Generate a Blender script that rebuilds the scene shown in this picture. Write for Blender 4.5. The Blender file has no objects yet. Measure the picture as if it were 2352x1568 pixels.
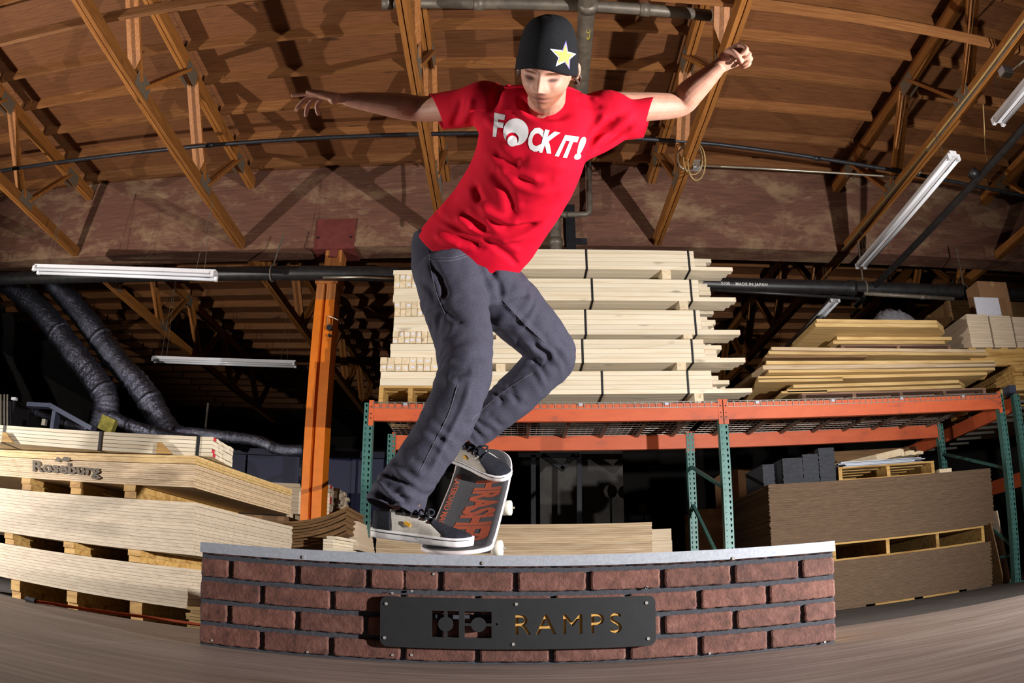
import bpy, bmesh, math, random
import numpy as np
from mathutils import Vector, Matrix, Euler
from mathutils.bvhtree import BVHTree

# ------------------------------------------------------------------ camera, world, lights, exposure
SC = bpy.context.scene
COL = SC.collection
F, CX, CY = 1750.0, 1176.0, 784.0          # equisolid fisheye: focal length in photo pixels, centre
PITCH = math.radians(19.0)
CAM = Vector((0.0, 0.0, 0.20))
cd = bpy.data.cameras.new('camera')
cd.type = 'PANO'
for holder in (cd, getattr(cd, 'cycles', None)):
    if holder is None:
        continue
    try:
        holder.panorama_type = 'FISHEYE_EQUISOLID'
        holder.fisheye_lens = 36.0 * F / 2352.0
        holder.fisheye_fov = math.pi
    except Exception:
        pass
cd.sensor_width = 36.0
cd.clip_end = 200
cam = bpy.data.objects.new('camera', cd)
COL.objects.link(cam)
cam.location = CAM
cam.rotation_euler = (math.radians(90) + PITCH, 0, 0)
SC.camera = cam

w = bpy.data.worlds.new('world')
SC.world = w
w.use_nodes = True
w.node_tree.nodes['Background'].inputs[0].default_value = (0.55, 0.65, 1.0, 1)
w.node_tree.nodes['Background'].inputs[1].default_value = 0.02

def spot(name, loc, aim, watts, angle, blend, radius, color=(1, 1, 1)):
    ld = bpy.data.lights.new(name, 'SPOT')
    ld.energy = watts
    ld.spot_size = math.radians(angle)
    ld.spot_blend = blend
    ld.shadow_soft_size = radius
    ld.color = color
    o = bpy.data.objects.new(name, ld)
    COL.objects.link(o)
    o.location = loc
    o.rotation_euler = (Vector(aim) - Vector(loc)).to_track_quat('-Z', 'Y').to_euler()
    return o

# two bare strobes on the floor of the hall, one on either side of the ramp
spot('strobe_right', (3.7, 0.45, 0.62), (0.3, 4.4, 2.1), 2150, 140, 0.9, 0.04, (1.0, 0.985, 0.97))
spot('strobe_left', (-6.2, 2.5, 0.90), (-1.5, 4.6, 2.8), 1250, 150, 0.5, 0.04, (1.0, 0.96, 0.91))

SC.view_settings.view_transform = 'Standard'
SC.view_settings.look = 'None'
SC.view_settings.gamma = 1.0
SC.view_settings.use_curve_mapping = False
SC.view_settings.exposure = -0.15
try:
    SC.cycles.use_denoising = True
    SC.cycles.max_bounces = 4
    SC.cycles.diffuse_bounces = 2
    SC.cycles.glossy_bounces = 2
    SC.cycles.use_adaptive_sampling = True
    SC.cycles.adaptive_threshold = 0.03
    SC.cycles.sample_clamp_indirect = 4.0
except Exception:
    pass

# ------------------------------------------------------------------ helpers
RND = random.Random(7)
cP, sP = math.cos(PITCH), math.sin(PITCH)

def ray(px, py):
    dx, dy = px - CX, py - CY
    r = math.hypot(dx, dy)
    if r < 1e-6:
        return Vector((0, cP, sP))
    th = 2 * math.asin(min(1.0, r / (2 * F)))
    s = math.sin(th) / r
    a, d, c = dx * s, dy * s, math.cos(th)
    return Vector((a, c * cP + d * sP, c * sP - d * cP))

def at(px, py, y=None, x=None, z=None, r=None):
    """the point of the hall seen at a photo pixel, at a known depth, height or side distance"""
    v = ray(px, py)
    if y is not None:
        t = y / v.y
    elif z is not None:
        t = (z - CAM.z) / v.z
    elif x is not None:
        t = x / v.x
    else:
        t = r
    return CAM + v * t

def zat(px, py, y):
    return at(px, py, y=y).z

def xat(px, py, y):
    return at(px, py, y=y).x

class MB:
    """collects shapes, builds one mesh object"""
    def __init__(s):
        s.v, s.f = [], []
    def add(s, vs, fs):
        n = len(s.v)
        s.v += [tuple(p) for p in vs]
        s.f += [tuple(i + n for i in f) for f in fs]
        return s
    def box(s, c, d, rot=None):
        hx, hy, hz = d[0] / 2, d[1] / 2, d[2] / 2
        p = [Vector((sx * hx, sy * hy, sz * hz)) for sz in (-1, 1) for sy in (-1, 1) for sx in (-1, 1)]
        if rot is not None:
            p = [rot @ q for q in p]
        c = Vector(c)
        return s.add([c + q for q in p], [(0, 2, 3, 1), (4, 5, 7, 6), (0, 1, 5, 4), (2, 6, 7, 3), (0, 4, 6, 2), (1, 3, 7, 5)])
    def bb(s, x0, x1, y0, y1, z0, z1):
        return s.box(((x0 + x1) / 2, (y0 + y1) / 2, (z0 + z1) / 2), (abs(x1 - x0), abs(y1 - y0), abs(z1 - z0)))
    def bar(s, a, b, wd, ht, up=(0, 0, 1)):
        a, b = Vector(a), Vector(b)
        d = b - a
        L = d.length
        d.normalize()
        sd = d.cross(Vector(up))
        if sd.length < 1e-4:
            sd = d.cross(Vector((0, 1, 0)))
        sd.normalize()
        u = sd.cross(d)
        m = Matrix((d, sd, u)).transposed()
        return s.box((a + b) / 2, (L, wd, ht), m)
    def tube(s, pts, r, n=10, cap=True):
        pts = [Vector(p) for p in pts]
        rs = r if isinstance(r, (list, tuple)) else [r] * len(pts)
        t0 = (pts[1] - pts[0]).normalized()
        u = t0.orthogonal().normalized()
        vs, fs = [], []
        for i, p in enumerate(pts):
            t = (pts[min(i + 1, len(pts) - 1)] - pts[max(i - 1, 0)]).normalized()
            u = (u - t * u.dot(t)).normalized()
            b = t.cross(u)
            for k in range(n):
                a = 2 * math.pi * k / n
                vs.append(p + (u * math.cos(a) + b * math.sin(a)) * rs[i])
        for i in range(len(pts) - 1):
            for k in range(n):
                k2 = (k + 1) % n
                fs.append((i * n + k, i * n + k2, (i + 1) * n + k2, (i + 1) * n + k))
        if cap:
            fs.append(tuple(range(n))[::-1])
            fs.append(tuple((len(pts) - 1) * n + k for k in range(n)))
        return s.add(vs, fs)
    def prism(s, poly, o, ax, ay, az, d):
        """2d polygon in the plane o + ax,ay extruded by d along az"""
        o, ax, ay, az = Vector(o), Vector(ax), Vector(ay), Vector(az)
        n = len(poly)
        a = [o + ax * p[0] + ay * p[1] for p in poly]
        b = [q + az * d for q in a]
        fs = [tuple(range(n)), tuple(range(2 * n - 1, n - 1, -1))]
        fs += [(i, i + n, (i + 1) % n + n, (i + 1) % n) for i in range(n)]
        return s.add(a + b, fs)
    def mesh(s, name, mat=None, smooth=False, fixn=True):
        me = bpy.data.meshes.new(name)
        me.from_pydata([tuple(v) for v in s.v], [], s.f)
        if fixn:
            bm = bmesh.new()
            bm.from_mesh(me)
            bmesh.ops.recalc_face_normals(bm, faces=bm.faces)
            bm.to_mesh(me)
            bm.free()
        if smooth:
            me.shade_smooth()
        if mat is not None:
            me.materials.append(mat)
        return me

def tag(o, label=None, cat=None, group=None, kind=None):
    if label:
        o['label'] = label
    if cat:
        o['category'] = cat
    if group:
        o['group'] = group
    if kind:
        o['kind'] = kind
    return o

def link(name, me, parent=None, loc=(0, 0, 0), rot=None):
    """links a mesh; with a parent Empty the mesh is given in world coordinates"""
    o = bpy.data.objects.new(name, me)
    COL.objects.link(o)
    o.location = loc
    if rot is not None:
        o.rotation_euler = rot
    if parent is not None:
        o.parent = parent
        o.matrix_parent_inverse = Matrix.Translation(-Vector(BASE.get(parent.name, (0, 0, 0))))
    return o

BASE = {}

def obj(name, mb, mat, parent=None, smooth=False, label=None, cat=None, group=None, kind=None):
    me = mb if isinstance(mb, bpy.types.Mesh) else mb.mesh(name, mat, smooth)
    if isinstance(mb, bpy.types.Mesh) and mat is not None and not me.materials:
        me.materials.append(mat)
    o = link(name, me, parent)
    return tag(o, label, cat, group, kind)

def thing(name, label, cat, loc=(0, 0, 0), group=None, kind=None):
    o = bpy.data.objects.new(name, None)
    COL.objects.link(o)
    o.empty_display_size = 0.1
    o.location = loc
    BASE[o.name] = tuple(loc)
    return tag(o, label, cat, group, kind)

# ------------------------------------------------------------------ materials
def lin(r, g, b):
    f = lambda c: c / 12.92 if c <= 0.04045 else ((c + 0.055) / 1.055) ** 2.4
    return (f(r / 255.0), f(g / 255.0), f(b / 255.0), 1.0)

def new_mat(name, rough=0.6, metal=0.0):
    m = bpy.data.materials.new(name)
    m.use_nodes = True
    nt = m.node_tree
    b = nt.nodes['Principled BSDF']
    b.inputs['Roughness'].default_value = rough
    b.inputs['Metallic'].default_value = metal
    return m, nt, b

def nd(nt, t, **kw):
    n = nt.nodes.new(t)
    for k, v in kw.items():
        setattr(n, k, v)
    return n

def coords(nt, scale, jitter=True):
    tc = nd(nt, 'ShaderNodeTexCoord')
    mp = nd(nt, 'ShaderNodeMapping')
    mp.inputs['Scale'].default_value = scale
    if jitter:
        oi = nd(nt, 'ShaderNodeObjectInfo')
        mul = nd(nt, 'ShaderNodeVectorMath', operation='MULTIPLY_ADD')
        mul.inputs[0].default_value = (7.3, 5.1, 9.7)
        nt.links.new(oi.outputs['Random'], mul.inputs[1])
        nt.links.new(tc.outputs['Object'], mul.inputs[2])
        nt.links.new(mul.outputs[0], mp.inputs['Vector'])
    else:
        nt.links.new(tc.outputs['Object'], mp.inputs['Vector'])
    return mp.outputs[0]

def ramp(nt, fac, stops):
    r = nd(nt, 'ShaderNodeValToRGB')
    e = r.color_ramp.elements
    while len(e) < len(stops):
        e.new(0.5)
    for i, (p, c) in enumerate(stops):
        e[i].position = p
        e[i].color = c
    nt.links.new(fac, r.inputs[0])
    return r.outputs[0]

def vary(nt, col, amount):
    """brightness differs a little from piece to piece"""
    oi = nd(nt, 'ShaderNodeObjectInfo')
    mr = nd(nt, 'ShaderNodeMapRange')
    mr.inputs[3].default_value = 1 - amount
    mr.inputs[4].default_value = 1 + amount * 0.4
    nt.links.new(oi.outputs['Random'], mr.inputs[0])
    hs = nd(nt, 'ShaderNodeHueSaturation')
    nt.links.new(mr.outputs[0], hs.inputs['Value'])
    nt.links.new(col, hs.inputs['Color'])
    return hs.outputs[0]

def noise(nt, vec, scale, detail=4, rough=0.55, dist=0.0):
    n = nd(nt, 'ShaderNodeTexNoise')
    n.inputs['Scale'].default_value = scale
    n.inputs['Detail'].default_value = detail
    n.inputs['Roughness'].default_value = rough
    n.inputs['Distortion'].default_value = dist
    nt.links.new(vec, n.inputs['Vector'])
    return n.outputs['Fac']

def bump(nt, b, h, strength, dist=0.002):
    bp = nd(nt, 'ShaderNodeBump')
    bp.inputs['Strength'].default_value = strength
    bp.inputs['Distance'].default_value = dist
    nt.links.new(h, bp.inputs['Height'])
    nt.links.new(bp.outputs[0], b.inputs['Normal'])

def wood(name, dark, mid, light, axis='x', grain=40.0, rough=0.65, var=0.15, bmp=0.25, knots=True):
    m, nt, b = new_mat(name, rough)
    st = {'x': (0.05, 1, 1), 'y': (1, 0.05, 1), 'z': (1, 1, 0.05)}[axis]
    v = coords(nt, st)
    n1 = noise(nt, v, grain, 5, 0.6, 0.6)
    c = ramp(nt, n1, [(0.3, dark), (0.5, mid), (0.72, light)])
    if knots:
        st2 = {'x': (0.35, 1, 1), 'y': (1, 0.35, 1), 'z': (1, 1, 0.35)}[axis]
        v2 = coords(nt, st2)
        k = noise(nt, v2, 9.0, 1, 0.4)
        mask = ramp(nt, k, [(0.72, (0, 0, 0, 1)), (0.80, (1, 1, 1, 1))])
        mx = nd(nt, 'ShaderNodeMix', data_type='RGBA')
        nt.links.new(mask, mx.inputs[0])
        nt.links.new(c, mx.inputs[6])
        mx.inputs[7].default_value = tuple(x * 0.55 for x in dark[:3]) + (1,)
        c = mx.outputs[2]
    c = vary(nt, c, var)
    nt.links.new(c, b.inputs['Base Color'])
    bump(nt, b, n1, bmp)
    return m

def plain(name, col, rough=0.6, metal=0.0, spots=0.12, scale=18.0, bmp=0.0, var=0.0):
    m, nt, b = new_mat(name, rough, metal)
    v = coords(nt, (1, 1, 1))
    n1 = noise(nt, v, scale, 5, 0.6)
    lo = tuple(c * (1 - spots * 1.6) for c in col[:3]) + (1,)
    hi = tuple(min(1, c * (1 + spots)) for c in col[:3]) + (1,)
    c = ramp(nt, n1, [(0.3, lo), (0.7, hi)])
    if var:
        c = vary(nt, c, var)
    nt.links.new(c, b.inputs['Base Color'])
    if bmp:
        bump(nt, b, n1, bmp)
    return m

M = {}
M['truss'] = wood('truss_wood', lin(126, 74, 28), lin(154, 96, 40), lin(172, 114, 56), 'y', 60, 0.6, 0.22)
M['web'] = wood('web_wood', lin(128, 74, 28), lin(160, 98, 40), lin(178, 116, 56), 'z', 60, 0.6, 0.22)
M['purlin'] = wood('purlin_wood', lin(116, 70, 32), lin(136, 86, 44), lin(156, 106, 60), 'x', 60, 0.65, 0.32)
M['deck_ply'] = wood('roof_plywood', lin(92, 54, 26), lin(116, 70, 36), lin(132, 84, 48), 'x', 75, 0.7, 0.16, 0.35)
M['pine'] = wood('pine_lumber', lin(222, 202, 168), lin(234, 218, 190), lin(240, 228, 204), 'x', 30, 0.6, 0.10, 0.12)
M['pine_y'] = wood('pine_lumber_depth', lin(212, 186, 146), lin(230, 208, 172), lin(238, 222, 192), 'y', 30, 0.6, 0.14, 0.12)
M['ply_edge'] = wood('plywood_edge', lin(172, 142, 106), lin(200, 172, 136), lin(216, 192, 160), 'x', 60, 0.7, 0.14, 0.3, False)
M['ply_pale'] = wood('pale_plywood_edge', lin(178, 158, 134), lin(198, 180, 156), lin(210, 194, 172), 'x', 70, 0.7, 0.08, 0.3, False)
M['ply_yellow'] = wood('yellow_plywood', lin(176, 138, 82), lin(204, 168, 108), lin(220, 188, 132), 'x', 50, 0.65, 0.16, 0.25, False)
M['mdf'] = wood('mdf_edge', lin(196, 172, 142), lin(212, 190, 162), lin(222, 202, 176), 'x', 60, 0.75, 0.08, 0.1, False)
M['pallet'] = wood('pallet_wood', lin(150, 106, 48), lin(196, 152, 84), lin(216, 178, 110), 'x', 24, 0.75, 0.22, 0.3)
M['pallet_old'] = wood('weathered_pallet_wood', lin(74, 52, 40), lin(116, 84, 66), lin(150, 116, 94), 'x', 24, 0.8, 0.22, 0.4)
M['hardboard'] = wood('brown_hardboard', lin(92, 64, 36), lin(122, 88, 52), lin(140, 104, 64), 'x', 50, 0.7, 0.15, 0.1, False)
M['post_wood'] = wood('post_wood', lin(120, 66, 28), lin(166, 100, 46), lin(188, 124, 64), 'z', 26, 0.65, 0.05)
M['galv'] = plain('galvanised_steel', lin(186, 190, 200), 0.45, 0.35, 0.10, 120)
M['gusset'] = plain('nail_plate_steel', lin(150, 138, 118), 0.55, 0.6, 0.3, 300, 0.8)
M['black_pipe'] = plain('black_iron_pipe', lin(44, 42, 42), 0.42, 0.3, 0.25, 14)
M['grey_pipe'] = plain('grey_iron_pipe', lin(112, 102, 90), 0.5, 0.3, 0.2, 12)
M['dark_steel'] = plain('dark_steel', lin(46, 46, 50), 0.5, 0.5, 0.2, 20)
M['conduit'] = plain('conduit_steel', lin(196, 186, 168), 0.35, 0.8, 0.1, 20)
M['enamel'] = plain('white_enamel', lin(232, 230, 232), 0.35, 0.0, 0.04, 10)
M['tube_glass'] = plain('lamp_tube_glass', lin(236, 236, 240), 0.2, 0.0, 0.02, 10)
M['orange'] = plain('orange_paint', lin(214, 112, 14), 0.5, 0.0, 0.08, 9)
M['rust_plate'] = plain('red_oxide_steel', lin(112, 50, 44), 0.6, 0.1, 0.15, 12)
M['rack_green'] = plain('green_rack_paint', lin(72, 116, 108), 0.45, 0.1, 0.10, 14)
M['wire'] = plain('zinc_wire', lin(168, 160, 150), 0.45, 0.7, 0.1, 20)
M['rubber_black'] = plain('black_rubber', lin(52, 54, 60), 0.8, 0.0, 0.2, 40)
M['strap'] = plain('black_strap', lin(24, 24, 26), 0.5, 0.0, 0.1, 20)
M['concrete'] = plain('concrete', lin(96, 92, 88), 0.85, 0.0, 0.2, 3, 0.2)
M['wall_paint'] = plain('dark_wall_paint', lin(70, 66, 64), 0.85, 0.0, 0.15, 1.2)
M['navy'] = plain('navy_painted_steel', lin(14, 18, 54), 0.6, 0.0, 0.1, 8)
M['paper'] = plain('white_paper', lin(226, 224, 232), 0.7, 0.0, 0.03, 20)
M['red_paint'] = plain('red_end_paint', lin(204, 44, 60), 0.6, 0.0, 0.1, 30)
M['cord'] = plain('orange_cord', lin(212, 84, 34), 0.5, 0.0, 0.08, 30)
M['rope'] = plain('tan_rope', lin(170, 140, 88), 0.8, 0.0, 0.2, 60)
M['insul'] = plain('yellow_insulation', lin(150, 140, 62), 0.9, 0.0, 0.3, 14, 0.5)
M['machine'] = plain('grey_blue_machine_paint', lin(70, 74, 92), 0.45, 0.2, 0.1, 8)
M['carton'] = plain('brown_carton', lin(150, 110, 76), 0.8, 0.0, 0.08, 10)
M['ink'] = plain('grey_ink', lin(104, 92, 80), 0.8, 0.0, 0.3, 90)
M['white_ink'] = plain('white_paint_marks', lin(214, 212, 206), 0.7, 0.0, 0.1, 90)
M['yellow_ink'] = plain('yellow_chalk', lin(206, 184, 60), 0.8, 0.0, 0.2, 90)

# corrugated board: fine fluted edges
m, nt, b = new_mat('corrugated_board', 0.85)
v = coords(nt, (2.0, 2.0, 60.0), False)
n1 = noise(nt, v, 6.0, 4, 0.7)
v2 = coords(nt, (1, 1, 1), False)
n2 = noise(nt, v2, 3.0, 3)
c = ramp(nt, n1, [(0.3, lin(80, 62, 46)), (0.55, lin(112, 88, 66)), (0.75, lin(138, 112, 86))])
nt.links.new(vary(nt, c, 0.06), b.inputs['Base Color'])
bump(nt, b, n1, 0.5)
M['corrugated'] = m

# glue-laminated beam: lamella lines and pale water stains
m, nt, b = new_mat('glulam', 0.75)
v = coords(nt, (0.06, 1, 1), False)
n1 = noise(nt, v, 60, 5, 0.6, 0.4)
base = ramp(nt, n1, [(0.3, lin(90, 57, 44)), (0.55, lin(110, 72, 55)), (0.75, lin(122, 83, 64))])
vs = coords(nt, (0.5, 1, 1.0), False)
n2 = noise(nt, vs, 2.6, 8, 0.74, 0.3)
mk = ramp(nt, n2, [(0.50, (0, 0, 0, 1)), (0.64, (0.7, 0.7, 0.7, 1))])
mx = nd(nt, 'ShaderNodeMix', data_type='RGBA')
nt.links.new(mk, mx.inputs[0])
nt.links.new(base, mx.inputs[6])
mx.inputs[7].default_value = lin(160, 130, 98)
wv = nd(nt, 'ShaderNodeTexWave', wave_type='BANDS', bands_direction='Z', wave_profile='SAW')
wv.inputs['Scale'].default_value = 1.0
vz = coords(nt, (0, 0, 8.2), False)
nt.links.new(vz, wv.inputs['Vector'])
ln = ramp(nt, wv.outputs['Fac'], [(0.0, (0.55, 0.55, 0.55, 1)), (0.06, (1, 1, 1, 1))])
ml = nd(nt, 'ShaderNodeMix', data_type='RGBA', blend_type='MULTIPLY')
ml.inputs[0].default_value = 0.7
nt.links.new(mx.outputs[2], ml.inputs[6])
nt.links.new(ln, ml.inputs[7])
nt.links.new(ml.outputs[2], b.inputs['Base Color'])
bump(nt, b, n1, 0.3)
M['glulam'] = m

# worn skate floor: long grey-brown streaks
m, nt, b = new_mat('skate_floor', 0.55)
v = coords(nt, (0.10, 2.2, 1), False)
n1 = noise(nt, v, 16, 6, 0.65, 0.3)
v2 = coords(nt, (0.35, 1.0, 1), False)
n2 = noise(nt, v2, 2.2, 4, 0.6)
c1 = ramp(nt, n1, [(0.30, lin(108, 95, 86)), (0.5, lin(136, 121, 112)), (0.70, lin(160, 146, 137))])
c2 = ramp(nt, n2, [(0.35, (0.72, 0.70, 0.68, 1)), (0.65, (1.05, 1.05, 1.06, 1))])
ml = nd(nt, 'ShaderNodeMix', data_type='RGBA', blend_type='MULTIPLY')
ml.inputs[0].default_value = 1.0
nt.links.new(c1, ml.inputs[6])
nt.links.new(c2, ml.inputs[7])
nt.links.new(ml.outputs[2], b.inputs['Base Color'])
bump(nt, b, n1, 0.3)
M['skate_floor'] = m

# rack beams: orange-red paint with scuffs
m, nt, b = new_mat('orange_red_beam_paint', 0.5)
v = coords(nt, (0.5, 1, 1.4), False)
n1 = noise(nt, v, 5.0, 6, 0.7, 0.5)
c = ramp(nt, n1, [(0.30, lin(150, 80, 58)), (0.42, lin(196, 88, 50)), (0.75, lin(212, 102, 56))])
nt.links.new(c, b.inputs['Base Color'])
M['beam_paint'] = m

# brick faces
m, nt, b = new_mat('brick_face', 0.8)
v = coords(nt, (1, 1, 1))
n1 = noise(nt, v, 26, 6, 0.7)
n2 = noise(nt, v, 7, 3, 0.5)
c = ramp(nt, n1, [(0.28, lin(70, 43, 36)), (0.5, lin(108, 67, 56)), (0.75, lin(132, 91, 80))])
dk = ramp(nt, n2, [(0.24, (0.45, 0.42, 0.42, 1)), (0.36, (1, 1, 1, 1))])
ml = nd(nt, 'ShaderNodeMix', data_type='RGBA', blend_type='MULTIPLY')
ml.inputs[0].default_value = 0.8
nt.links.new(c, ml.inputs[6])
nt.links.new(dk, ml.inputs[7])
nt.links.new(vary(nt, ml.outputs[2], 0.22), b.inputs['Base Color'])
nb = noise(nt, v, 60, 6, 0.7)
bump(nt, b, nb, 0.8, 0.004)
M['brick'] = m
M['mortar'] = plain('dark_mortar', lin(62, 63, 70), 0.9, 0.0, 0.2, 90, 0.6)
M['plaque'] = plain('black_plastic_sheet', lin(32, 32, 34), 0.6, 0.0, 0.12, 30, 0.05)
M['brass'] = plain('golden_backing', lin(206, 156, 78), 0.5, 0.0, 0.12, 40)
M['screw'] = plain('screw_zinc', lin(176, 172, 168), 0.4, 0.3, 0.1, 90)

# crinkled foil duct
m, nt, b = new_mat('foil_duct', 0.14, 0.9)
v = coords(nt, (1, 1, 1), False)
n1 = noise(nt, v, 26, 5, 0.7)
c = ramp(nt, n1, [(0.3, lin(70, 74, 98)), (0.7, lin(168, 168, 182))])
nt.links.new(c, b.inputs['Base Color'])
bump(nt, b, n1, 1.0, 0.02)
M['foil'] = m
m, nt, b = new_mat('clear_wrap', 0.15, 0.0)
v = coords(nt, (1, 1, 1), False)
n1 = noise(nt, v, 30, 5, 0.7)
b.inputs['Base Color'].default_value = lin(120, 118, 122)
bump(nt, b, n1, 1.0, 0.02)
M['wrap'] = m

# ------------------------------------------------------------------ text as mesh
def text_mesh(body, bold=0.0, shear=0.0, spacing=1.0):
    cu = bpy.data.curves.new('txt', 'FONT')
    cu.body = body
    cu.offset = bold
    cu.shear = shear
    cu.space_character = spacing
    cu.resolution_u = 3
    o = bpy.data.objects.new('txt', cu)
    COL.objects.link(o)
    dg = bpy.context.evaluated_depsgraph_get()
    me = bpy.data.meshes.new_from_object(o.evaluated_get(dg))
    bpy.data.objects.remove(o)
    bm = bmesh.new()
    bm.from_mesh(me)
    bmesh.ops.triangulate(bm, faces=bm.faces)
    vs = np.array([v.co[:2] for v in bm.verts])
    fs = [tuple(v.index for v in f.verts) for f in bm.faces]
    bm.free()
    lo, hi = vs.min(0), vs.max(0)
    return (vs - lo) / (hi - lo), fs

def refine(vs, fs, maxlen, cuts=3):
    """split long edges of a flat shape so that it can bend with the surface under it"""
    bm = bmesh.new()
    bv = [bm.verts.new((p[0], p[1], 0)) for p in vs]
    for f in fs:
        try:
            bm.faces.new([bv[i] for i in f])
        except ValueError:
            pass
    for _ in range(cuts):
        ed = [e for e in bm.edges if e.calc_length() > maxlen]
        if not ed:
            break
        bmesh.ops.subdivide_edges(bm, edges=ed, cuts=1)
        bmesh.ops.triangulate(bm, faces=bm.faces)
    bm.verts.index_update()
    v2 = np.array([v.co[:2] for v in bm.verts])
    f2 = [tuple(v.index for v in f.verts) for f in bm.faces]
    bm.free()
    return v2, f2

# ================================================================== THE HALL
GROUND = -0.12
ROOF = 5.14
mb = MB(); mb.bb(-13, 13, -6, 24, GROUND - 0.1, GROUND)
obj('floor', mb, M['concrete'], kind='structure', label='grey concrete warehouse floor')
mb = MB(); mb.bb(-13, 13, 24, 24.2, GROUND, 6)
obj('wall_back', mb, M['wall_paint'], kind='structure')
mb = MB(); mb.bb(-13.2, -13, -6, 24, GROUND, 6)
obj('wall_left', mb, M['wall_paint'], kind='structure')
mb = MB(); mb.bb(13, 13.2, -6, 24, GROUND, 6)
obj('wall_right', mb, M['wall_paint'], kind='structure')
mb = MB(); mb.bb(-13, 13, -6.2, -6, GROUND, 6)
obj('wall_front', mb, M['wall_paint'], kind='structure')

# the skate deck everything in front stands on
deck = thing('floor_platform', 'low grey brown skate deck under the brick ledge', 'floor', (0, 1, GROUND), kind='structure')
for x0 in (-5.9, -3.46, -1.02, 1.42, 3.86):
    for y0, y1 in ((-2.2, -0.98), (-0.98, 0.24), (0.24, 1.46), (1.46, 2.74)):
        m_ = MB(); m_.bb(x0 + 0.001, x0 + 2.439, y0 + 0.001, y1 - 0.001, -0.018, 0.0)
        obj('panel', m_, M['skate_floor'], deck)
m_ = MB(); m_.bb(-5.88, 6.28, -2.2, 2.72, GROUND, -0.019)
obj('frame', m_, M['pallet_old'], deck)

# roof: plywood sheets and purlins
roof = thing('ceiling', 'brown plywood roof sheathing on closely set purlins', 'ceiling', (0, 8, ROOF), kind='structure')
TX = [-8.10, -5.66, -3.22, -0.775, 1.665, 4.105, 6.545, 8.985]
sheet = MB(); sheet.bb(-1.218, 1.218, -0.608, 0.608, 0, 0.016)
sheet_me = sheet.mesh('plywood_sheet', M['deck_ply'])
pur = MB(); pur.bb(-1.20, 1.20, -0.019, 0.019, -0.12, -0.001)
pur_me = pur.mesh('purlin', M['purlin'])
backer = MB(); backer.bb(-13, 13, -6, 24, ROOF + 0.03, ROOF + 0.1)
obj('roof_backing', backer, M['wall_paint'], roof)
for i in range(-1, len(TX)):
    xc = (TX[i] if i >= 0 else TX[0] - 2.44) + 1.22
    for j in range(17):
        link('plywood_sheet', sheet_me, roof, (xc, 0.2 + 1.22 * j + (0.3 if i % 2 else 0.0), ROOF))
    for j in range(34):
        y = 0.62 + 0.575 * j + RND.uniform(-0.02, 0.02)
        if 7.6 < y < 8.2:
            continue
        link('purlin', pur_me, roof, (xc, y, ROOF))

# trusses
ZB, ZT = 4.03, 4.86                      # underside of bottom chord, underside of top chord
def truss(x, y0, y1, joints_b, label, group):
    t = thing('roof_truss', label, 'roof truss', (x, (y0 + y1) / 2, ZB), group)
    for dx in (-0.024, 0.024):
        a = MB(); a.bb(x + dx - 0.019, x + dx + 0.019, y0, y1, ZB, ZB + 0.12)
        obj('bottom_chord', a, M['truss'], t)
        a = MB(); a.bb(x + dx - 0.019, x + dx + 0.019, y0, y1, ZT, ZT + 0.14)
        obj('top_chord', a, M['truss'], t)
    for yb in joints_b:
        for sgn in (-1, 1):
            yt = yb + sgn * 0.80
            if yt < y0 or yt > y1 or yb < y0 or yb > y1:
                continue
            for dx in (-0.0225, 0.0225):
                a = MB()
                a.bar((x + dx, yb + sgn * 0.05, ZB + 0.10), (x + dx, yt - sgn * 0.04, ZT + 0.04), 0.034, 0.085, up=(1, 0, 0))
                obj('web', a, M['web'], t)
        for sx in (-1, 1):
            a = MB(); a.bb(x + sx * 0.0445, x + sx * 0.0475, yb - 0.14, yb + 0.14, ZB + 0.02, ZB + 0.19)
            obj('gusset_plate', a, M['gusset'], t)
            if y0 < yb + 0.8 < y1:
                a = MB(); a.bb(x + sx * 0.0445, x + sx * 0.0475, yb + 0.68, yb + 0.94, ZT - 0.06, ZT + 0.11)
                obj('gusset_plate', a, M['gusset'], t)
    return t
names = [None, 'at the left edge by the silver ducts', 'over the left strip lamp', 'between the post and the black beanie',
         'with the rope coil on it', 'with the strip lamps strung along it', 'in the right upper corner', None]
names2 = [None, 'the silver ducts', 'the left strip lamp', 'the gap left of the beanie', 'the rope coil', 'the right strip lamps', 'the right upper corner', None]
for i, x in enumerate(TX):
    if names[i] is None:
        continue
    truss(x, -0.6, 7.74, [1.2, 2.92, 4.64, 6.36], 'roof truss before the big beam, ' + names[i], 'trusses before the beam')
    truss(x, 8.07, 17.0, [8.9, 10.62, 12.34, 14.06, 15.78], 'dim truss beyond the big beam, in line with ' + names2[i], 'trusses beyond the beam')

# braces laid across the bottom chords
for k, (xa, xb, y, nm) in enumerate([(-5.9, 0.1, 3.80, 'left'), (1.0, 4.75, 3.92, 'right')]):
    a = MB(); a.bb(xa, xb, y - 0.019, y + 0.019, ZB + 0.125, ZB + 0.215)
    obj('lateral_brace', a, M['purlin'], label='long pale board laid across the truss chords on the %s' % nm, cat='brace', group='truss braces')
a = MB(); a.bb(4.3, 6.6, 4.7 - 0.019, 4.7 + 0.019, ZB + 0.125, ZB + 0.215)
obj('lateral_brace', a, M['purlin'], label='short board laid across the truss chords by the right edge', cat='brace', group='truss braces')

# glue-laminated beam across the hall
YB = 7.76
gb = thing('beam', 'deep brown laminated beam spanning the hall', 'beam', (0, YB + 0.15, ZB), kind='structure')
a = MB(); a.bb(-13, 13, YB, YB + 0.30, 4.075, ROOF - 0.02)
obj('beam_body', a, M['glulam'], gb)
a = MB(); a.bb(-13, 13, YB - 0.012, YB + 0.312, 4.02, 4.075)
obj('bottom_lamella', a, M['glulam'], gb)

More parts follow.
